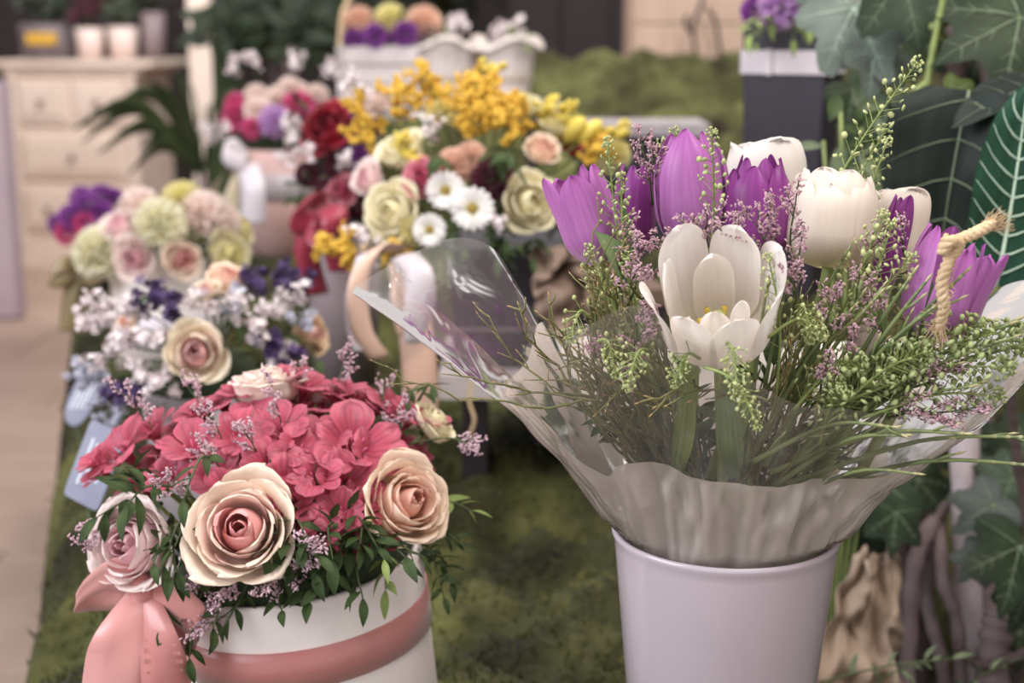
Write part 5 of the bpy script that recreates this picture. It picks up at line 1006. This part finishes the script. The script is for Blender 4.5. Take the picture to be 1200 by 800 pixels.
# jute cord knotted over the right tulip
jc = thing('jute_cord', 'frayed jute cord knotted around the open purple tulip', 'cord', P(1105, 385, .85))
def rope(pts, r, n=60, st=3, turns=9):
    path = catmull([P(*q) for q in pts], n); mb = MB()
    for s in range(st):
        h = []
        for i, p in enumerate(path):
            t = (path[min(n, i+1)]-path[max(0, i-1)]).normalized(); a = BACK.cross(t).normalized(); b = t.cross(a); an = 2*PI*(s/st+turns*i/n); h.append(p+(a*math.cos(an)+b*math.sin(an))*r*.55)
        mb.tube(h, r*.62, 6)
    return mb
part('cord', rope([(1098, 388, .862), (1106, 360, .85), (1104, 330, .846), (1114, 300, .846), (1112, 288, .848), (1122, 282, .846), (1145, 272, .846), (1164, 261, .848)], .0036), MAT['jute'], jc)
part('knot', rope([(1104, 296, .842), (1114, 282, .838), (1124, 286, .842), (1116, 298, .846), (1106, 290, .85), (1112, 278, .848)], .0033, 40, 3, 4), MAT['jute'], jc)
mb = MB()
for i in range(150):
    if i < 80: a = P(random.uniform(1150, 1168), random.uniform(258, 272), .847); b = a+Vector((random.uniform(.002, .013), random.uniform(-.004, .004), random.uniform(-.004, .009)))
    elif i < 120: a = P(1100+random.uniform(-6, 6), 380+random.uniform(-12, 10), .856); b = a+Vector((random.uniform(-.01, .008), random.uniform(-.006, .004), random.uniform(-.014, .002)))
    else: k = random.random(); a = P(1106+18*k+random.uniform(-4, 4), 370-90*k, .846); b = a+rv()*random.uniform(.004, .010)
    mb.tube([a, a.lerp(b, .5)+rv()*.0008, b], [.00035, .0003, .00018], 3, False)
part('frayed_fibres', mb, MAT['jute'], jc, True, 'stuff')
# ---- fillers: pennycress, limonium, shoots, twigs
def B_(sx=.05): return ROOT+Vector((random.uniform(-sx, sx), random.uniform(-sx, sx), random.uniform(-.02, .03)))
def near(px, py, Y): return P(px, py, Y)
GP, LP = 'pennycress in the tulip bouquet', 'fine green pennycress sprig rising among the tulips'
for base, tip, n, sz, spd, stt in [((725, 335, .92), (712, 165, .915), 46, .0019, .009, .25), ((732, 330, .92), (728, 205, .92), 36, .0018, .008, .3), ((822, 262, .935), (834, 155, .90), 46, .0020, .010, .2), ((955, 205, .98), (1076, 72, .98), 58, .0024, .012, .03), ((958, 215, 1.0), (1040, 150, 1.0), 36, .0022, .012, .1), ((1020, 235, .97), (1040, 165, .97), 30, .002, .010, .2),
        ((790, 250, .98), (790, 152, .98), 34, .0018, .010, .3), ((800, 260, .97), (775, 165, .97), 30, .0017, .009, .4), ((990, 350, .89), (1035, 252, .885), 50, .0022, .011, .15), ((985, 370, .885), (1046, 262, .88), 44, .0022, .010, .3), ((1000, 400, .88), (1070, 300, .88), 40, .0022, .011, .2), ((930, 400, .87), (900, 300, .87), 30, .0018, .009, .3), ((700, 400, .90), (690, 290, .89), 34, .002, .010, .3), ((745, 400, .9), (735, 300, .9), 36, .002, .010, .2)]:
    p0 = P(*base); root = ROOT.lerp(p0, .55); sprig('pennycress', LP, 'flower sprig', GP, p0-(p0-root)*.5, P(*tip), 'pennycress_sprig', .006, n, sz, spd, .0009, stt)
for base, tip, n, sz, spd in [((980, 470, .87), (1195, 385, .86), 60, .0034, .013), ((990, 470, .87), (1185, 430, .855), 56, .0036, .013), ((1000, 460, .87), (1150, 380, .865), 56, .0034, .013), ((960, 500, .865), (1090, 410, .855), 50, .0034, .012), ((1010, 490, .86), (1175, 465, .86), 44, .003, .012), ((930, 480, .87), (1010, 420, .86), 44, .003, .012), ((960, 520, .865), (985, 455, .855), 40, .003, .011), ((1080, 440, .88), (1205, 400, .88), 50, .0036, .014)]:
    sprig('pennycress', 'pennycress sprig with round flat pods leaning over the cream paper', 'flower sprig', 'flat podded pennycress over the cream paper', P(*base), P(*tip), 'pennycress_sprig', .008, int(n*1.3), sz*.72, spd*.95, .001, .1, 'podd', bdir=(0, 0, 1))
for base, tip, n in [((825, 430, .84), (888, 500, .815), 40), ((850, 400, .845), (864, 462, .82), 46), ((760, 410, .86), (735, 455, .84), 40), ((700, 400, .87), (722, 440, .855), 36), ((690, 370, .88), (668, 400, .875), 30), ((900, 395, .86), (965, 395, .85), 40), ((930, 360, .88), (950, 400, .86), 40), ((820, 420, .85), (790, 450, .84), 36)]:
    sprig('pennycress', 'drooping pennycress sprig hanging beneath the open white tulip', 'flower sprig', 'drooping pennycress below the white tulip', P(*base), P(*tip), 'pennycress_sprig', .012, n, .0015, .008, .0010, .35, bdir=(0, -.2, 1))
GL, LL = 'limonium in the tulip bouquet', 'dusty pink limonium sprig between the tulips and shoots'
for base, tip, Y, n in [((765, 240), (752, 168), .97, 120), ((770, 240), (765, 185), .96, 90), ((900, 320), (902, 248), .885, 150), ((930, 320), (932, 240), .885, 130), ((905, 330), (885, 262), .88, 110), ((930, 370), (936, 300), .87, 130), ((925, 370), (926, 325), .865, 110), ((965, 420), (975, 355), .87, 150), ((985, 440), (1000, 400), .87, 150), ((960, 470), (968, 430), .865, 120), ((735, 360), (748, 298), .895, 120), ((725, 350), (735, 275), .91, 90), ((752, 350), (742, 325), .88, 110), ((745, 430), (755, 385), .87, 120), ((760, 470), (748, 430), .875, 120),
        ((1050, 480), (1138, 478), .855, 150), ((1040, 490), (1105, 488), .855, 140), ((1030, 470), (1078, 445), .86, 110), ((1060, 440), (1108, 435), .865, 100), ((1000, 490), (1065, 485), .86, 110), ((1020, 330), (1022, 290), .90, 80), ((1060, 300), (1058, 268), .91, 70), ((870, 290), (862, 262), .88, 70), ((820, 300), (808, 268), .89, 80), ((830, 290), (836, 255), .89, 80), ((748, 400), (752, 362), .88, 110), ((700, 450), (690, 400), .89, 100), ((780, 320), (772, 285), .9, 90), ((1040, 400), (1030, 370), .87, 80), ((990, 380), (1005, 330), .875, 90)]:
    sprig('limonium', LL, 'flower', GL, P(base[0], base[1], Y+.015), P(tip[0], tip[1], Y), 'limonium_sprig', .004, n, .0020, .013, .0008, .45, None, 6)
GS, LS = 'jointed green shoots in the tulip bouquet', 'slender jointed green shoot splaying out of the cellophane'
for base, mid, tip, Yt, r in [((960, 520), None, (1205, 512), .85, .0017), ((960, 540), None, (1210, 545), .85, .0018), ((930, 500), None, (1130, 508), .84, .0018), ((940, 520), None, (1060, 510), .835, .0017), ((950, 500), None, (1190, 375), .86, .0020), ((980, 470), None, (1210, 400), .86, .0019), ((960, 490), None, (1172, 400), .85, .0016), ((990, 500), None, (1070, 320), .86, .0018), ((980, 520), None, (1085, 330), .855, .0019), ((985, 500), None, (1130, 320), .85, .0018), ((975, 480), None, (1100, 355), .85, .0018),
        ((920, 490), None, (1030, 345), .86, .0017), ((930, 500), None, (1010, 345), .87, .0017), ((900, 470), None, (1000, 360), .87, .0015), ((940, 560), None, (1075, 555), .845, .0015), ((900, 480), None, (1045, 500), .838, .0016), ((905, 430), None, (925, 330), .88, .0014), ((890, 440), None, (900, 330), .88, .0014), ((930, 420), None, (990, 300), .88, .0014), ((1000, 480), None, (1140, 452), .85, .0015)]:
    p0 = P(base[0], base[1], Yt+.02); sprig('shoot', LS, 'shoot', GS, ROOT.lerp(p0, .7), P(tip[0], tip[1], Yt), 'green_shoot', .012, 12, 0, .006, r, 0, None, bdir=(0, -.1, 1))
GT, LT = 'twiggy stems in the tulip bouquet', 'thin crooked olive twig with tiny buds in the cellophane'
tw_ = [((700, 470), (455, 430), .86), ((690, 470), (520, 425), .865), ((720, 480), (565, 365), .88), ((700, 500), (600, 360), .9)]
for i in range(46): x = random.uniform(640, 760); tw_.append(((random.uniform(700, 780), random.uniform(460, 560)), (x, random.uniform(300, 400)+max(0, 690-x)*.8), random.uniform(.87, .95)))
for i in range(26): tw_.append(((random.uniform(690, 790), random.uniform(500, 590)), (random.uniform(670, 790), random.uniform(400, 450)), random.uniform(.88, .94)))
for i in range(40): x = random.uniform(860, 1080); tw_.append(((random.uniform(860, 980), random.uniform(480, 560)), (x, random.uniform(330, 450)), random.uniform(.86, .95)))
tw_ += [((690, 470), (700, 235), .885), ((700, 470), (716, 262), .88), ((725, 400), (732, 290), .87), ((760, 420), (800, 330), .84), ((745, 420), (790, 310), .85), ((790, 480), (710, 480), .84), ((900, 470), (760, 465), .835)]
tw_ = [q for q in tw_ if not (752 < q[1][0] < 922 and 262 < q[1][1] < 415)]
for ti, (b, t, Y) in enumerate(tw_):
    tp = P(t[0], t[1], Y); bs_ = ROOT.lerp(tp, .4)+rv()*.012 if 4 <= ti < len(tw_)-7 else P(b[0], b[1], Y+.02)
    sprig('shoot', LT, 'twig', GT, bs_, tp, 'olive_twig', random.uniform(.004, .016), 9, 0, .016, random.uniform(.0007, .0011), 0, 'twig')
# leafy filler deep in the bouquet
for i in range(40):
    x, y = random.uniform(680, 1080), random.uniform(440, 520); Y = random.uniform(.93, 1.02)
    t_ = P(x, y-random.uniform(0, 40), Y); leaf_sprig('filler_sprig', 'dark green filler leaf sprig deep in the tulip bouquet', 'filler leaves in the tulip bouquet', ROOT.lerp(t_, .3), t_, 8, .024)
